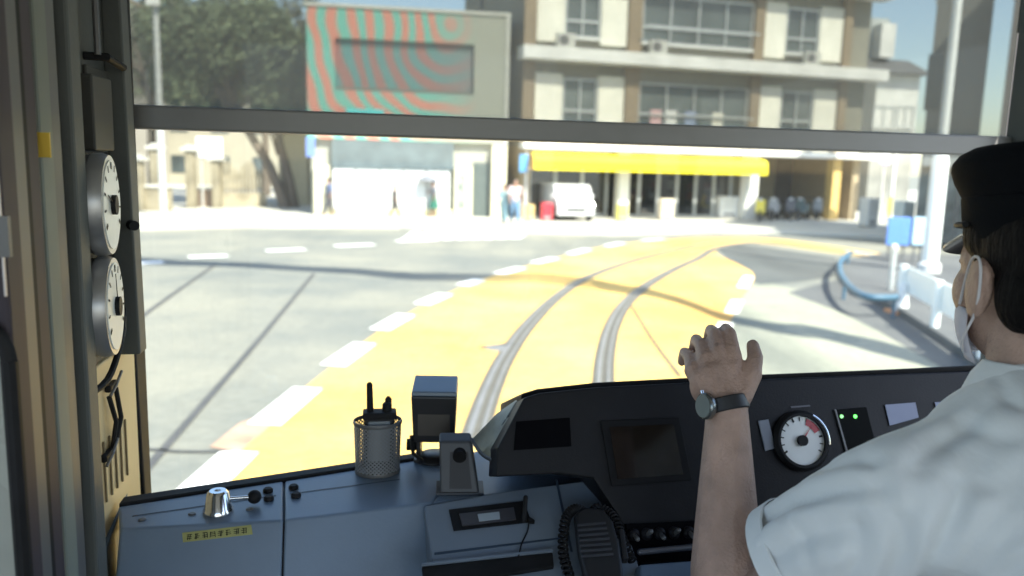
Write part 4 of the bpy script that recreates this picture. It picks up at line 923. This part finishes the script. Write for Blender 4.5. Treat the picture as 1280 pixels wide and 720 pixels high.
# stylus with cord
a = rpl(655, 638, .012); b = rpl(657, 622, .03); st = empty('tethered_stylus', 'black stylus clipped at the slot with a thin dark cord', 'stylus', a, T_=True)
obj('barrel', MB(TM).cap(rpl(655, 650, .008), b, .0045, .004), blk, st, smooth=True)
obj('cord', MB(TM).tube(smoothline([rpl(661, 648, .006), rpl(660, 662, .003), rpl(652, 680, .002), rpl(648, 697, .012)], 5), .0012, 6), blk, st)
obj('clip', MB(TM).prism([rpl(662, 648, .003), rpl(668, 652, .003), rpl(668, 655, .003), rpl(660, 655, .003)], rnl*.004), blk, st)

# ================================================================== THINGS STANDING ON THE DESK
# mesh cup
c = zc(472, 590); cup = empty('mesh_pen_cup', 'grey wire-mesh cup holding the two-way radio on the desk', 'holder', c, T_=True)
hcup = .100; rc = .0435
def meshmat():
    m = bpy.data.materials.new('wire_mesh'); m.use_nodes = True; n = m.node_tree.nodes; l = m.node_tree.links; b = n['Principled BSDF']
    b.inputs['Base Color'].default_value = (.27, .28, .29, 1); b.inputs['Roughness'].default_value = .45; b.inputs['Metallic'].default_value = .3
    tc = n.new('ShaderNodeTexCoord'); s = n.new('ShaderNodeSeparateXYZ'); l.new(tc.outputs['Object'], s.inputs[0])
    at = n.new('ShaderNodeMath'); at.operation = 'ARCTAN2'; l.new(s.outputs[1], at.inputs[0]); l.new(s.outputs[0], at.inputs[1])
    def sn(v, k):
        a = n.new('ShaderNodeMath'); a.operation = 'MULTIPLY'; a.inputs[1].default_value = k; l.new(v, a.inputs[0])
        q = n.new('ShaderNodeMath'); q.operation = 'SINE'; l.new(a.outputs[0], q.inputs[0]); return q.outputs[0]
    pr = n.new('ShaderNodeMath'); pr.operation = 'MULTIPLY'; l.new(sn(at.outputs[0], 30), pr.inputs[0]); l.new(sn(s.outputs[2], 900), pr.inputs[1])
    gt = n.new('ShaderNodeMath'); gt.operation = 'LESS_THAN'; gt.inputs[1].default_value = .22; l.new(pr.outputs[0], gt.inputs[0])
    l.new(gt.outputs[0], b.inputs['Alpha']); return m
pr = [(rc*.93, .002), (rc, hcup), (rc-.0008, hcup), (rc*.93-.0008, .002)]
obj('mesh_wall', MB(TM).lathe(pr, c+Vector((0, 0, .001)), seg=48, sy=.85, cap=False), meshmat(), cup, smooth=True)
for z, k in ((0.001, .94), (hcup-.006, 1.01)): obj('rim', MB(TM).lathe([(rc*k, 0), (rc*k+.001, .003), (rc*k, .007), (rc*k-.0015, .007), (rc*k-.0015, 0), (rc*k, 0)], c+Vector((0, 0, z)), seg=40, sy=.85, cap=False), alum, cup, smooth=True)
obj('base', MB(TM).lathe([(rc*.9, 0), (rc*.9, .002)], c+Vector((0, 0, .0015)), seg=32, sy=.85), alum, cup)
rd = empty('two_way_radio', 'black two-way radio with a stub antenna standing in the mesh cup', 'radio', c+Vector((0, 0, .004)), T_=True)
cc = Vector((.004, 0, 0)); RS = TM@Matrix.Translation(c)@Matrix.Scale(1.22, 4)@Matrix.Translation((0, 0, .003)); 
obj('body', MB(RS).box(cc.x-.024, cc.x+.021, cc.y-.013, cc.y+.013, .005, .092), mat('radio_plastic', (.022, .022, .025), .5), rd, bevel=.005, bseg=3)
obj('belt_clip_plate', MB(RS).box(cc.x-.018, cc.x+.014, cc.y-.018, cc.y-.0135, .02, .082), mat('radio_plate', (.26, .29, .31), .5), rd, bevel=.002)
obj('antenna', MB(RS).cap(cc+Vector((-.015, 0, .09)), cc+Vector((-.016, 0, .134)), .0052, .0045), blk, rd, smooth=True)
obj('channel_knob', MB(RS).lathe([(.0075, 0), (.007, .012), (.005, .014)], cc+Vector((.010, 0, .092)), seg=18), blk, rd, smooth=True)
obj('volume_knob', MB(RS).lathe([(.0055, 0), (.005, .018), (.002, .022)], cc+Vector((.012, .006, .092)), seg=18), blk, rd, smooth=True)
obj('top_plate', MB(RS).box(cc.x-.026, cc.x+.024, cc.y-.014, cc.y+.014, .083, .0935), blk, rd, bevel=.003)
# fare display box on bracket
c = zc(543, 574)
fd = empty('display_box', 'black display box with a bluish lid on a swivel bracket behind the small reader', 'device', c, T_=True)
RM = TM@Matrix.Translation(c)@Matrix.Rotation(R(-8), 4, 'Z')@Matrix.Scale(1.26, 4)
bxm = mat('device_black', (.02, .02, .022), .4)
z0_, z1_ = .042, .118
obj('case', MB(RM).hexa([(-.031, -.022, z0_-.008), (.031, -.022, z0_-.008), (.031, .026, z0_-.008), (-.031, .026, z0_-.008), (-.034, -.03, z1_-.01), (.034, -.03, z1_-.01), (.034, .028, z1_), (-.034, .028, z1_)]), bxm, fd, bevel=.003)
obj('lid', MB(RM).hexa([(-.034, -.031, z1_-.009), (.034, -.031, z1_-.009), (.034, .028, z1_+.001), (-.034, .028, z1_+.001), (-.033, -.030, z1_-.002), (.033, -.030, z1_-.002), (.033, .028, z1_+.008), (-.033, .028, z1_+.008)]), mat('lid_blue', (.12, .17, .23), .3), fd, bevel=.002)
obj('screen', MB(RM).box(-.024, .024, -.027, -.0255, z0_+.005, z0_+.045), mat('brownish_screen', (.07, .06, .05), .3), fd)
br = obj('bracket', MB(RM).box(-.026, -.02, -.02, .02, .0, z0_+.02).box(.018, .024, -.02, .02, .0, z0_+.02).box(-.03, .03, -.02, .02, .001, .006), bxm, fd, bevel=.001)
obj('thumb_screw', MB(RM).cyl((-.042, -.005, .025), (-.026, -.005, .025), .009), blk, br, smooth=True)
obj('foot', MB(RM).lathe([(.03, 0.0005), (.03, .004), (.02, .01)], (0, 0, 0)), bxm, fd, smooth=True)
obj('lever', MB(RM).tube([(-.034, -.02, .045), (-.03, -.03, .02), (-.015, -.035, .01)], .003), blk, fd)
# small reader in front
c = zc(571, 612); RM = TM@Matrix.Translation(c)@Matrix.Rotation(R(-6), 4, 'Z')@Matrix.Scale(1.3, 4)
gm = mat('dark_grey_plastic', (.06, .065, .075), .5)
rdv = empty('card_reader', 'small dark grey upright reader with a round button in front of the display box', 'device', c, T_=True)
obj('body', MB(RM).hexa([(-.022, -.018, .001), (.030, -.018, .001), (.030, .02, .001), (-.022, .02, .001), (-.025, .0, .068), (.018, .0, .068), (.018, .022, .074), (-.025, .022, .074)]), gm, rdv, bevel=.004, bseg=3)
obj('front_recess', MB(RM).hexa([(-.010, -.0165, .008), (.020, -.0165, .008), (.020, -.01, .008), (-.010, -.01, .008), (-.010, -.004, .055), (.014, -.004, .055), (.014, .004, .055), (-.010, .004, .055)]), mat('reader_recess', (.035, .035, .04), .6), rdv)
obj('round_button', MB(RM).cyl((.003, -.010, .05), (.003, -.0, .052), .009), blk, rdv, smooth=True)
obj('base_flange', MB(RM).box(-.028, .036, -.021, .022, 0.0005, .004), gm, rdv, bevel=.001)

# ================================================================== INSTRUMENT COWL
cowl = mat('black_cowl_plastic', (.007, .007, .009), .5, var=.2, scale=10, bump=.08, bscale=300, spec=.25)
cowlt = mat('cowl_top_vinyl', (.006, .006, .007), .6, bump=.15, bscale=150, spec=.2)
cw = empty('instrument_cowl', 'black instrument cowl with dials and screen in front of the driver', 'instrument panel', (.5, 1.3, ZC), T_=True)
ZH = T(745, 478, y=1.34).z        # top of cowl
print('ZH', ZH)
yb = 1.56
# face plane: leans back, passes through front lip line
tilt = R(22)
fpt = TM@Vector((0, 1.27, ZH-.03)); fnn = TM.to_3x3()@Vector((0, -math.cos(tilt), math.sin(tilt)))
def fc(px, py, off=0.0): return TMI@hit(px, py, fpt+fnn*off, fnn)
fnl = TMI.to_3x3()@fnn
# hood top: back edge sits on the sight line above the lip
top_px = [(652, 492), (672, 486), (745, 478), (900, 470), (1100, 462), (1225, 456), (1246, 461)]
lip = [T(px, py, y=1.30) for px, py in top_px]
mb = MB(TM); rings = []
for p in lip:
    rings.append([p+Vector((0, 0, 0)), p+Vector((0, .22, -.085)), p+Vector((0, .22, -.30)), p+Vector((0, .03, -.055)), p+Vector((0, .005, -.03)), p+Vector((0, 0, -.012))])
mb.ring(rings); obj('hood_top', mb, cowlt, cw, bevel=.003)
# main face
face = [(655, 497), (675, 491), (745, 484), (900, 476), (1100, 468), (1240, 463), (1330, 470), (1330, 800), (830, 800), (800, 700), (770, 640), (742, 598), (700, 592), (620, 596), (622, 560)]
P = [fc(*p) for p in face]
obj('face_panel', MB(TM).prism([p-fnl*.09 for p in P], fnl*.09), cowl, cw, bevel=.003)
obj('lower_body', MB(TM).box(.32, 1.40, 1.3, 1.5, .86, ZC-.1), cowl, cw)
# left folded flap, the daylight it catches put into its pale grey
A = T(590, 549, y=1.40); Bq = T(658, 491, y=1.33); Cq = T(632, 582, y=1.26); Dq = T(604, 569, y=1.34); E = T(622, 516, y=1.38)
fl = MB(TM); fl.prism([A, E, Bq, T(640, 530, y=1.29), Cq, Dq], (0.003, .006, -.002)); obj('side_flap', fl, mat('daylit_flap_grey', (.34, .34, .27), .35, var=.3, scale=14, bump=.5, bscale=25), cw)
obj('flap_edge', MB(TM).tube(smoothline([A, Dq, Cq], 5), .0035), alum, cw)
obj('cowl_left_end', MB(TM).hexa([T(600, 566, y=1.36), T(640, 592, y=1.28), T(700, 590, y=1.30), T(700, 560, y=1.5), T(622, 520, y=1.39), T(656, 494, y=1.32), T(700, 488, y=1.32), T(700, 488, y=1.5)]), cowl, cw)
# recess with small display left, screen
quad('left_recess', [(645, 527), (712, 522), (714, 558), (642, 563)], mat('recess_black', (.003, .003, .004), .8, spec=.05), cw, fc, .001, .001)
sc_ = quad('screen_frame', [(750, 526), (848, 522), (864, 600), (764, 608)], mat('screen_bezel', (.008, .008, .009), .6, spec=.15), cw, fc, .004, .0005, bevel=.001)
quad('screen', [(762, 534), (842, 530), (854, 593), (772, 599)], mat('dark_screen', (.012, .008, .006), .12), sc_, fc, .001, .005)
# speedometer
q = fc(1000, 551, .0); r = .045
# size from px
r = (fc(1031, 551)-fc(969, 551)).length/2
print('speedo r', r)
sp_ = obj('speedometer', MB(TM).lathe([(r*1.12, 0), (r*1.12, .006), (r*1.0, .012), (r*.9, .012), (r*.9, .004), (r*1.1, 0)], q+fnl*.0005, fnl, 40, cap=False), blk, cw, smooth=True)
dial('dial', q+fnl*.004, fnl, r, sp_, ticks=13, needle=-50, red=mat('needle_red', (.5, .05, .06), .4), colf=(.42, .45, .40))
obj('red_arc', MB(TM).prism([q+fnl*.0068+Vector((math.cos(R(a)), 0, 0))*r*k+(Vector((0, math.sin(tilt), math.cos(tilt)))*math.sin(R(a))*r*k) for k, aa in ((.85, (25, 40, 55, 70)), (.6, (70, 55, 40, 25))) for a in aa], fnl*.0004), mat('needle_red', (.5, .05, .06), .4), sp_)
obj('chrome_crescent', MB(TM).tube([q+fnl*.012+(Vector((math.cos(R(a)), 0, 0))+Vector((0, math.sin(tilt), math.cos(tilt)))*math.sin(R(a)))*r*1.03 for a in range(-10, 65, 6)], .0022), chrome, sp_)
pl_ = quad('white_plate', [(947, 526), (960, 524), (969, 560), (956, 564)], mat('pale_plate', (.22, .24, .28), .5), cw, fc, .002, .001, bevel=.001)
quad('etched_line', [(988, 508), (1012, 506), (1013, 508), (989, 510)], mat('etch', (.10, .10, .12), .5), cw, fc, .0004, .001)
# indicator strip with two green lamps
ind = quad('indicator_panel', [(1044, 512), (1082, 509), (1098, 572), (1062, 576)], mat('indicator_black', (.004, .005, .005), .7, spec=.1), cw, fc, .003, .0005, bevel=.001)
quad('bright_edge', [(1042, 512), (1044, 512), (1062, 576), (1060, 577)], alum, ind, fc, .0035, .0005)
gl = mat('green_lamp', (.05, .6, .06), .4, emit=(.12, 1, .12), estr=1.1)
gl2 = mat('pale_green_lamp', (.3, .6, .3), .4, emit=(.25, .8, .25), estr=.55)
for px, m in ((1052, gl2), (1069, gl)):
    a = fc(px, 520.5, .0045); obj('green_lamp', MB(TM).lathe([(.0035, 0), (.003, .0015)], a, fnl, 14), m, ind)
# paper notes
quad('paper_note', [(1106, 506), (1144, 503), (1148, 522), (1112, 532)], mat('lavender_paper', (.28, .31, .42), .7), cw, fc, .0008, .002)
quad('paper_note', [(1168, 503), (1196, 500), (1200, 513), (1172, 517)], mat('lavender_paper', (.28, .31, .42), .7), cw, fc, .0008, .002)
# lower row of switches, rail, blue shelf
sh = T(840, 668, y=1.20)
for k, px in enumerate((790, 806, 822, 840, 858, 872)):
    a = fc(px, 668-k*.8, .0); b = obj('switch', MB(TM).lathe([(.010, 0), (.010, .012), (.006, .016)], a, fnl, 16), cowl, cw, smooth=True)
    obj('toggle', MB(TM).cap(a+fnl*.014, a+fnl*.03+Vector((0, 0, .006*(1 if k % 2 else -1))), .003, .004), alum, b, smooth=True)
quad('switch_housing', [(780, 655), (880, 650), (884, 700), (790, 702)], mat('recess_black', (.006, .006, .007), .6), cw, fc, .008, -.001)
obj('hand_rail', MB(TM).cap(fc(800, 690, .03), fc(905, 680, .03), .005, .005), mat('rail_dull', (.16, .17, .2), .35, .7), cw, smooth=True)
obj('lower_shelf', MB(TM).prism([fc(800, 706, .06), fc(905, 698, .06), fc(905, 760, .16), fc(800, 770, .16)], (0, .04, -.03)), bluem, cw, bevel=.003)

# handset microphone with coiled cord
a = rpl(738, 668, .03)
mc = empty('handset_microphone', 'black ribbed handset microphone hanging by its coiled cord beside the desk', 'microphone', a, T_=True)
def mp(px, py, o): return rpl(px, py, o)
mm = mat('mic_plastic', (.018, .019, .022), .38)
body = [(716, 652), (728, 644), (752, 646), (764, 662), (772, 690), (778, 740), (735, 752), (722, 700)]
P = [mp(x, y, .02) for x, y in body]
obj('case', MB(TM).prism(P, rnl*.022), mm, mc, bevel=.006, bseg=4)
for k in range(7):
    y = 655+k*6.5; obj('grille_rib', MB(TM).prism([mp(722+k*.8, y+1, .0425), mp(757+k*1.6, y-2, .0425), mp(757+k*1.6, y+.6, .0425), mp(722+k*.8, y+3.4, .0425)], rnl*.0022), mat('rib_grey', (.05, .052, .06), .35), mc)
path = smoothline([mp(735, 645, .03), mp(720, 636, .03), mp(707, 650, .022), mp(704, 690, .016), mp(714, 730, .016), mp(725, 790, .016)], 14)
coil = []
for i, p in enumerate(path):
    for k in range(6):
        t = i+k/6; p2 = p.lerp(path[min(i+1, len(path)-1)], k/6); tt = (path[min(i+1, len(path)-1)]-path[max(i-1, 0)]).normalized(); u = tt.cross(rnl).normalized(); a_ = t*2*math.pi*.45
        coil.append(p2+u*.007*math.cos(a_)+rnl*.007*math.sin(a_))
obj('coiled_cord', MB(TM).tube(coil, .0022, 6), blk, mc, smooth=True)
path = smoothline([mp(735, 645, .03), mp(748, 634, .03), mp(766, 645, .03), mp(778, 672, .025), mp(790, 700, .02)], 12); coil = []
for i, p in enumerate(path):
    for k in range(6):
        p2 = p.lerp(path[min(i+1, len(path)-1)], k/6); tt = (path[min(i+1, len(path)-1)]-path[max(i-1, 0)]).normalized(); u = tt.cross(rnl).normalized(); a_ = (i+k/6)*2*math.pi*.45
        coil.append(p2+u*.006*math.cos(a_)+rnl*.006*math.sin(a_))
obj('coiled_cord', MB(TM).tube(coil, .002, 6), blk, mc, smooth=True)
obj('talk_button', MB(TM).prism([mp(772, 668, .022), mp(778, 668, .022), mp(784, 705, .022), mp(777, 705, .022)], rnl*.014), mm, mc, bevel=.002)

# ================================================================== DRIVER
def C(px, py, Y): return D(px, py, Y)
seat = empty('driver_seat', 'dark driver seat carrying the driver in the white shirt', 'seat', (.86, .48, .85), T_=True)
obj('cushion', MB(TM).box(.62, 1.10, .40, .86, 1.22, 1.32), blk, seat, bevel=.03, bseg=3)
obj('pedestal', MB(TM).cyl((.86, .6, .85), (.86, .6, 1.22), .07), alum, seat)
obj('backrest', MB(TM).box(.66, 1.06, .30, .36, 1.34, 1.62), blk, seat, bevel=.02, bseg=3)
dr = empty('person', 'seated driver in white short-sleeved shirt, black cap and mask with one hand raised', 'person', (.86, .5, 1.32), T_=True)
HC = C(1300, 342, .94)                          # head centre
Hm = Matrix.Translation(HC)@TM.to_3x3().to_4x4()@Matrix.Rotation(R(-8), 4, 'Z')
hp = lambda x, y, z: Hm@Vector((x, y, z))
nb_ = C(1312, 500, .90)                            # neck base
sL = C(1140, 628, .86); el = C(908, 800, .99); wr = C(909, 512, 1.08)
chest = C(1330, 640, .86); pelv = TM@Vector((.84, .56, 1.42)); sR = nb_+TR*.21+ZZ*(-.06)
b = MB()
b.cap(nb_+ZZ*-.05, hp(0, -.015, -.08), .062, .056)
cran = MB(Hm); 
b.M = Hm; b.ell((0, -.012, .03), (.076, .098, .098), seg=28); b.ell((0, .03, -.045), (.060, .070, .075), seg=24); b.ell((0, .055, -.085), (.036, .034, .03)); b.ell((0, .105, -.02), (.012, .016, .026)); b.ell((-.036, .050, -.03), (.032, .036, .040)); b.ell((.036, .050, -.03), (.032, .036, .040)); b.ell((0, .042, .012), (.067, .052, .05)); b.ell((-.028, .096, .003), (.014, .006, .008)); b.ell((.028, .096, .003), (.014, .006, .008)); b.ell((0, .098, -.062), (.022, .01, .012))
for s in (-1, 1):
    b.ell((s*.080, -.012, -.018), (.010, .021, .036)); b.ell((s*.083, -.02, -.004), (.008, .015, .019)); b.ell((s*.079, -.006, -.042), (.007, .010, .012))
b.M = Matrix.Identity(4)
b.cap(sL, el, .055, .046); b.cap(el, wr.lerp(el, .70), .047, .049); b.cap(wr.lerp(el, .70), wr.lerp(el, .28), .049, .037); b.cap(wr.lerp(el, .28), wr, .037, .0285)
b.cap(sR, sR+Vector((.05, .12, -.26)), .05, .04); b.cap(sR+Vector((.05, .12, -.26)), sR+Vector((-.08, .34, -.30)), .038, .028)
b.cap(chest, pelv, .12, .13); b.cap(nb_+ZZ*-.12, chest, .1, .12)
# ---- left hand, back towards us, fingers over the ledge
up = Vector((0, -.12, 1)).normalized(); fw = Vector((0, 1, .12)).normalized()
pk = [(866, 462), (882, 448), (898, 440), (916, 441)]           # knuckles pinky..index
kn = [C(x, y, 1.115) for x, y in pk]
wl, wrr_ = wr+Vector((-.018, 0, 0)), wr+Vector((.018, 0, 0))
for i, k_ in enumerate(kn):
    root = wr.lerp(wr+Vector((.011*(i-1.5), 0.005, .012)), 1); b.cap(root, k_-ZZ*.002, .0165, .0125, 12)
b.ell(C(893, 482, 1.10), (.036, .015, .034)); b.ell(C(907, 475, 1.10), (.032, .015, .03))
tips = [((862, 447), (862, 447)), ((876, 431), (0, 0)), ((894, 419), (0, 0)), ((912, 417), (0, 0))]
FL = [(.0098), (.0106), (.0110), (.0106)]
for i, k_ in enumerate(kn):
    tp = C(*tips[i][0], 1.145); r_ = FL[i]
    b.cap(k_, tp, .0115, r_*.93, 12)
    p2 = tp+Vector((-.002+.001*i, .026, .002)); b.cap(tp, p2, r_*.92, r_*.85, 12)
    p3 = p2+Vector((0, .014, -.018)); b.cap(p2, p3, r_*.85, r_*.75, 12)
# thumb leaves the side of the palm near its base
t0 = C(925, 492, 1.09); t1 = C(940, 468, 1.10); t2 = C(944, 447, 1.115); t3 = C(941, 432, 1.135)
b.cap(wr, t0, .02, .019, 12); b.cap(t0, t1, .019, .0145, 12); b.cap(t1, t2, .0135, .0115, 12); b.cap(t2, t3, .0115, .0095, 12)
# legs
for s in (-1, 1):
    kneep = pelv+TF*.40+TR*s*.11+ZZ*.02; b.cap(pelv+TR*s*.09, kneep, .085, .06); b.cap(kneep, kneep+TF*.06-ZZ*.42, .055, .04); b.cap(kneep+TF*.06-ZZ*.46, kneep+TF*.22-ZZ*.5, .045, .035)
sk2 = mat('driver_skin', (.43, .285, .225), .5, var=.2, scale=22, bump=.35, bscale=260)
body = remesh(obj('body', b, sk2, dr), .0030, 4, .5)
crease(body, [([(868, 470), (885, 500)], .004, -.0016), ([(884, 458), (894, 500)], .004, -.0018), ([(900, 450), (905, 500)], .004, -.0018), ([(918, 452), (915, 500)], .004, -.0016),
    ([(860, 456), (872, 453)], .0018, .0012), ([(874, 440), (887, 437)], .0018, .0012), ([(890, 430), (904, 428)], .0018, .0012), ([(908, 429), (922, 431)], .0018, .0012),
    ([(936, 452), (950, 452)], .0018, .0010), ([(936, 446), (950, 446)], .0016, .0008), ([(858, 462), (868, 474)], .003, .001), ([(928, 450), (930, 476), (924, 494)], .005, .002),
    ([(880, 525), (910, 528), (936, 522)], .002, .0012), ([(886, 560), (895, 620), (890, 690)], .006, -.0015), ([(925, 540), (918, 590), (925, 640)], .005, -.0012), ([(1245, 450), (1262, 462), (1290, 470)], .004, .0015), ([(1226, 345), (1234, 365), (1230, 390)], .004, .0030)])
# shirt
cloth = mat('white_shirt_cloth', (.76, .785, .79), .85, var=.03, scale=6, bump=.4, bscale=14, stretch=(1.6, .7, 1))
s = MB()
hem = sL.lerp(el, .60); hem2 = C(998, 712, .93); 
s.cap(nb_-ZZ*.075, chest, .105, .165); s.cap(chest, pelv+ZZ*.1, .165, .165)
s.cap(nb_-ZZ*.045+TR*-.02, sL+ZZ*.012, .068, .070, 20); s.cap(nb_-ZZ*.045, sR+ZZ*.012, .068, .072, 20)
s.cap(chest+TF*-.02-TR*.03, sL.lerp(chest, .2), .15, .09); s.cap(chest, sR.lerp(chest, .2), .15, .09)
dr_ = (hem2-sL)
s.cyl(sL, hem2+dr_.normalized()*.0, .074, .083, 28); s.ell(sL, (.078, .078, .078))
s.cyl(sR, sR+Vector((.04, .1, -.2)), .074, .075, 24)
sho = remesh(obj('shirt', s, cloth, dr), .0045, 14, .6)
tex = bpy.data.textures.new('folds', 'CLOUDS'); tex.noise_scale = .13; tex.noise_depth = 1
dm = sho.modifiers.new('folds', 'DISPLACE'); dm.texture = tex; dm.strength = .022; dm.mid_level = .5; dm.texture_coords = 'LOCAL'
tex2 = bpy.data.textures.new('creases', 'MARBLE'); tex2.noise_scale = .16; tex2.turbulence = 9; tex2.marble_type = 'SOFT'
try: tex2.musgrave_type = 'RIDGED_MULTIFRACTAL'
except Exception: pass
dm2 = sho.modifiers.new('creases', 'DISPLACE'); dm2.texture = tex2; dm2.strength = .003; dm2.mid_level = .5
sm = sho.modifiers.new('soften', 'SMOOTH'); sm.iterations = 3; sm.factor = .5
crease(sho, [([(935, 668), (985, 632), (1060, 612), (1110, 610)], .010, .0075), ([(950, 706), (1010, 672), (1080, 655)], .012, .0060), ([(1000, 598), (1050, 580), (1110, 578)], .010, .0040),
    ([(1240, 500), (1205, 535), (1165, 560), (1135, 600)], .012, .0055), ([(1190, 520), (1240, 545), (1290, 548)], .010, .0035), ([(1150, 730), (1175, 680), (1195, 630), (1190, 590)], .010, .0065),
    ([(1210, 735), (1245, 690), (1285, 650)], .009, .0070), ([(1180, 735), (1225, 672), (1280, 615)], .009, .0055), ([(1120, 640), (1130, 680), (1110, 730)], .011, .0055), ([(1060, 640), (1075, 690), (1050, 735)], .010, .0035),
    ([(1240, 735), (1262, 712), (1290, 696)], .007, .0050), ([(975, 640), (1000, 668), (1015, 710)], .008, .0030), ([(1250, 470), (1262, 500), (1290, 515)], .008, .0035), ([(1070, 560), (1100, 600), (1105, 640)], .009, .0030), ([(1210, 590), (1240, 610), (1285, 590)], .010, .0030)])
axis = dr_.normalized()
obj('sleeve_hem', MB().lathe([(.0845, -.024), (.0865, -.022), (.0865, .002), (.0835, .004), (.080, .002), (.080, -.024)], hem2, axis, 40, cap=False), cloth, dr, smooth=True)
# collar
cm = MB(); rs = []
cc_ = nb_+ZZ*.015+TF*.005; 
cm.lathe([(.072, 0), (.066, .035), (.063, .037), (.060, .034), (.066, -.005)], cc_-ZZ*.01, (0, .12, 1), 36, cap=False); cm.lathe([(.090, -.008), (.078, .02), (.066, .036), (.0655, .033), (.075, .016), (.086, -.010)], cc_-ZZ*.01, (0, .12, 1), 36, cap=False)
obj('collar', cm, cloth, dr, smooth=True)
# trousers
t = MB(); 
for s_ in (-1, 1):
    kneep = pelv+TF*.40+TR*s_*.11+ZZ*.02; t.cap(pelv+TR*s_*.09-ZZ*.01, kneep, .10, .075); t.cap(kneep, kneep+TF*.06-ZZ*.40, .072, .055)
t.cap(pelv-TR*.06, pelv+TR*.06, .14, .14); remesh(obj('trousers', t, mat('navy_trousers', (.02, .022, .035), .9), dr), .012, 3)
# hair: shell over the back and sides of the skull
hb = MB(Hm)
hb.ell((0, -.022, .038), (.081, .098, .098), seg=28); hb.ell((0, -.068, -.025), (.062, .045, .06), seg=20); hb.ell((-.070, .012, .045), (.013, .03, .03)); hb.ell((.070, .012, .045), (.013, .03, .03)); hb.ell((-.052, -.052, -.018), (.028, .033, .045)); hb.ell((.052, -.052, -.018), (.028, .033, .045))
remesh(obj('hair', hb, mat('driver_hair', (.006, .005, .005), .6, var=.4, scale=40, bump=.8, bscale=160, stretch=(1, 1, .25), spec=.12), dr), .004, 2)
# cap: thing of its own, worn
capm = mat('cap_black_wool', (.003, .004, .006), .9, var=.25, scale=30, bump=.1, bscale=300, spec=.15)
co = empty('peaked_cap', 'black peaked uniform cap with a wide flat crown on the driver head', 'cap', hp(0, 0, .06), rz=YAW)
CM = Hm@Matrix.Translation((0, -.005, .045))@Matrix.Rotation(R(-5), 4, 'X')@Matrix.Scale(.97, 4)
obj('band', MB(CM).lathe([(.083, -.005), (.088, .02), (.090, .045), (.082, .05), (.078, 0)], (0, 0, 0), seg=40, sy=1.16, cap=False), capm, co, smooth=True)
obj('crown', MB(CM).lathe([(.086, .040), (.091, .050), (.098, .064), (.102, .078), (.101, .088), (.094, .098), (.08, .106), (.04, .110), (.001, .111)], (0, .004, 0), seg=48, sy=1.10, cap=False), capm, co, smooth='all')
vis = []; vo = []
for k in range(19):
    a = R(20+140*k/18); vis.append(Vector((.086*math.cos(a), .099*math.sin(a), .002))); e_ = math.sin((a-R(20))/R(140)*math.pi)**.6
    vo.append(Vector(((.088+.012*e_)*math.cos(a), .099*math.sin(a)+.048*e_, -.024*e_)))
vb = MB(CM); vb.ring([[vis[k], vo[k], vo[k]+Vector((0, 0, -.003)), vis[k]+Vector((0, 0, -.003))] for k in range(19)])
obj('visor', vb, mat('visor_gloss', (.008, .008, .009), .2), co, smooth=True)
obj('chin_strap', MB(CM).tube([Vector((.092*math.cos(R(a)), .107*math.sin(R(a)), .012)) for a in range(10, 175, 8)], .004), blk, co, smooth=True)
# mask
mk = MB(Hm); rings = []
for i in range(13):
    a = R(0+180*i/12); row = []
    for j in range(9):
        v = j/8; z = -.048-.068*v; bul = 1+.10*math.sin(v*math.pi); rx = .069*bul*(1-.25*v); ry = .078*bul*(1-.12*v)+.025*max(0, math.sin(a))**3*(1-.5*v)
        row.append(Vector((rx*math.cos(a), .022+ry*math.sin(a)*.92, z)))
    rings.append(row)
L_ = [r for r in rings]
mk.ring(L_, cap=False, closed=False)
mo_ = obj('face_mask', mk, mat('mask_white', (.62, .60, .66), .8, var=.05, scale=20, bump=.2, bscale=30), dr, smooth='all')
sd_ = mo_.modifiers.new('thick', 'SOLIDIFY'); sd_.thickness = .002
for sgn in (-1, 1):
    obj('ear_loop', MB(Hm).tube(smoothline([(sgn*.068, .04, -.045), (sgn*.078, .012, .01), (sgn*.087, -.018, .018), (sgn*.090, -.030, -.005), (sgn*.084, -.018, -.045), (sgn*.072, .02, -.085), (sgn*.056, .04, -.105)], 6), .0017, 6), mat('loop_white', (.7, .68, .7), .7), mo_, smooth=True)
# glasses temple
# wristwatch
ax = (kn[1].lerp(kn[2], .5)-wr).normalized(); wc = wr+ax*.006
wa = empty('wristwatch', 'silver-faced watch with a dark strap on the raised left wrist', 'watch', wc)
q_ = ax.to_track_quat('Z', 'Y')
obj('strap', MB().lathe([(.0305, -.010), (.0325, -.008), (.0325, .008), (.0305, .010), (.028, .008), (.028, -.008), (.0305, -.010)], wc, ax, 36, cap=False, sy=.92), mat('watch_strap', (.02, .02, .022), .45), wa, smooth=True)
wd = Vector((-.90, -.42, .08)).normalized(); pc = wc+wd*.0305
wcase = obj('case', MB().lathe([(.017, 0), (.0185, .002), (.0185, .008), (.0165, .010)], pc, wd, 32), mat('watch_steel', (.25, .27, .27), .25, .9), wa, smooth=True)
obj('dial', MB().lathe([(.0155, 0), (.0155, .0006)], pc+wd*.0101, wd, 28), mat('watch_dial', (.16, .19, .19), .3), wcase)
obj('crown_pin', MB().cyl(pc+wd*.005+ax*.018, pc+wd*.005+ax*.022, .0025), chrome, wcase)
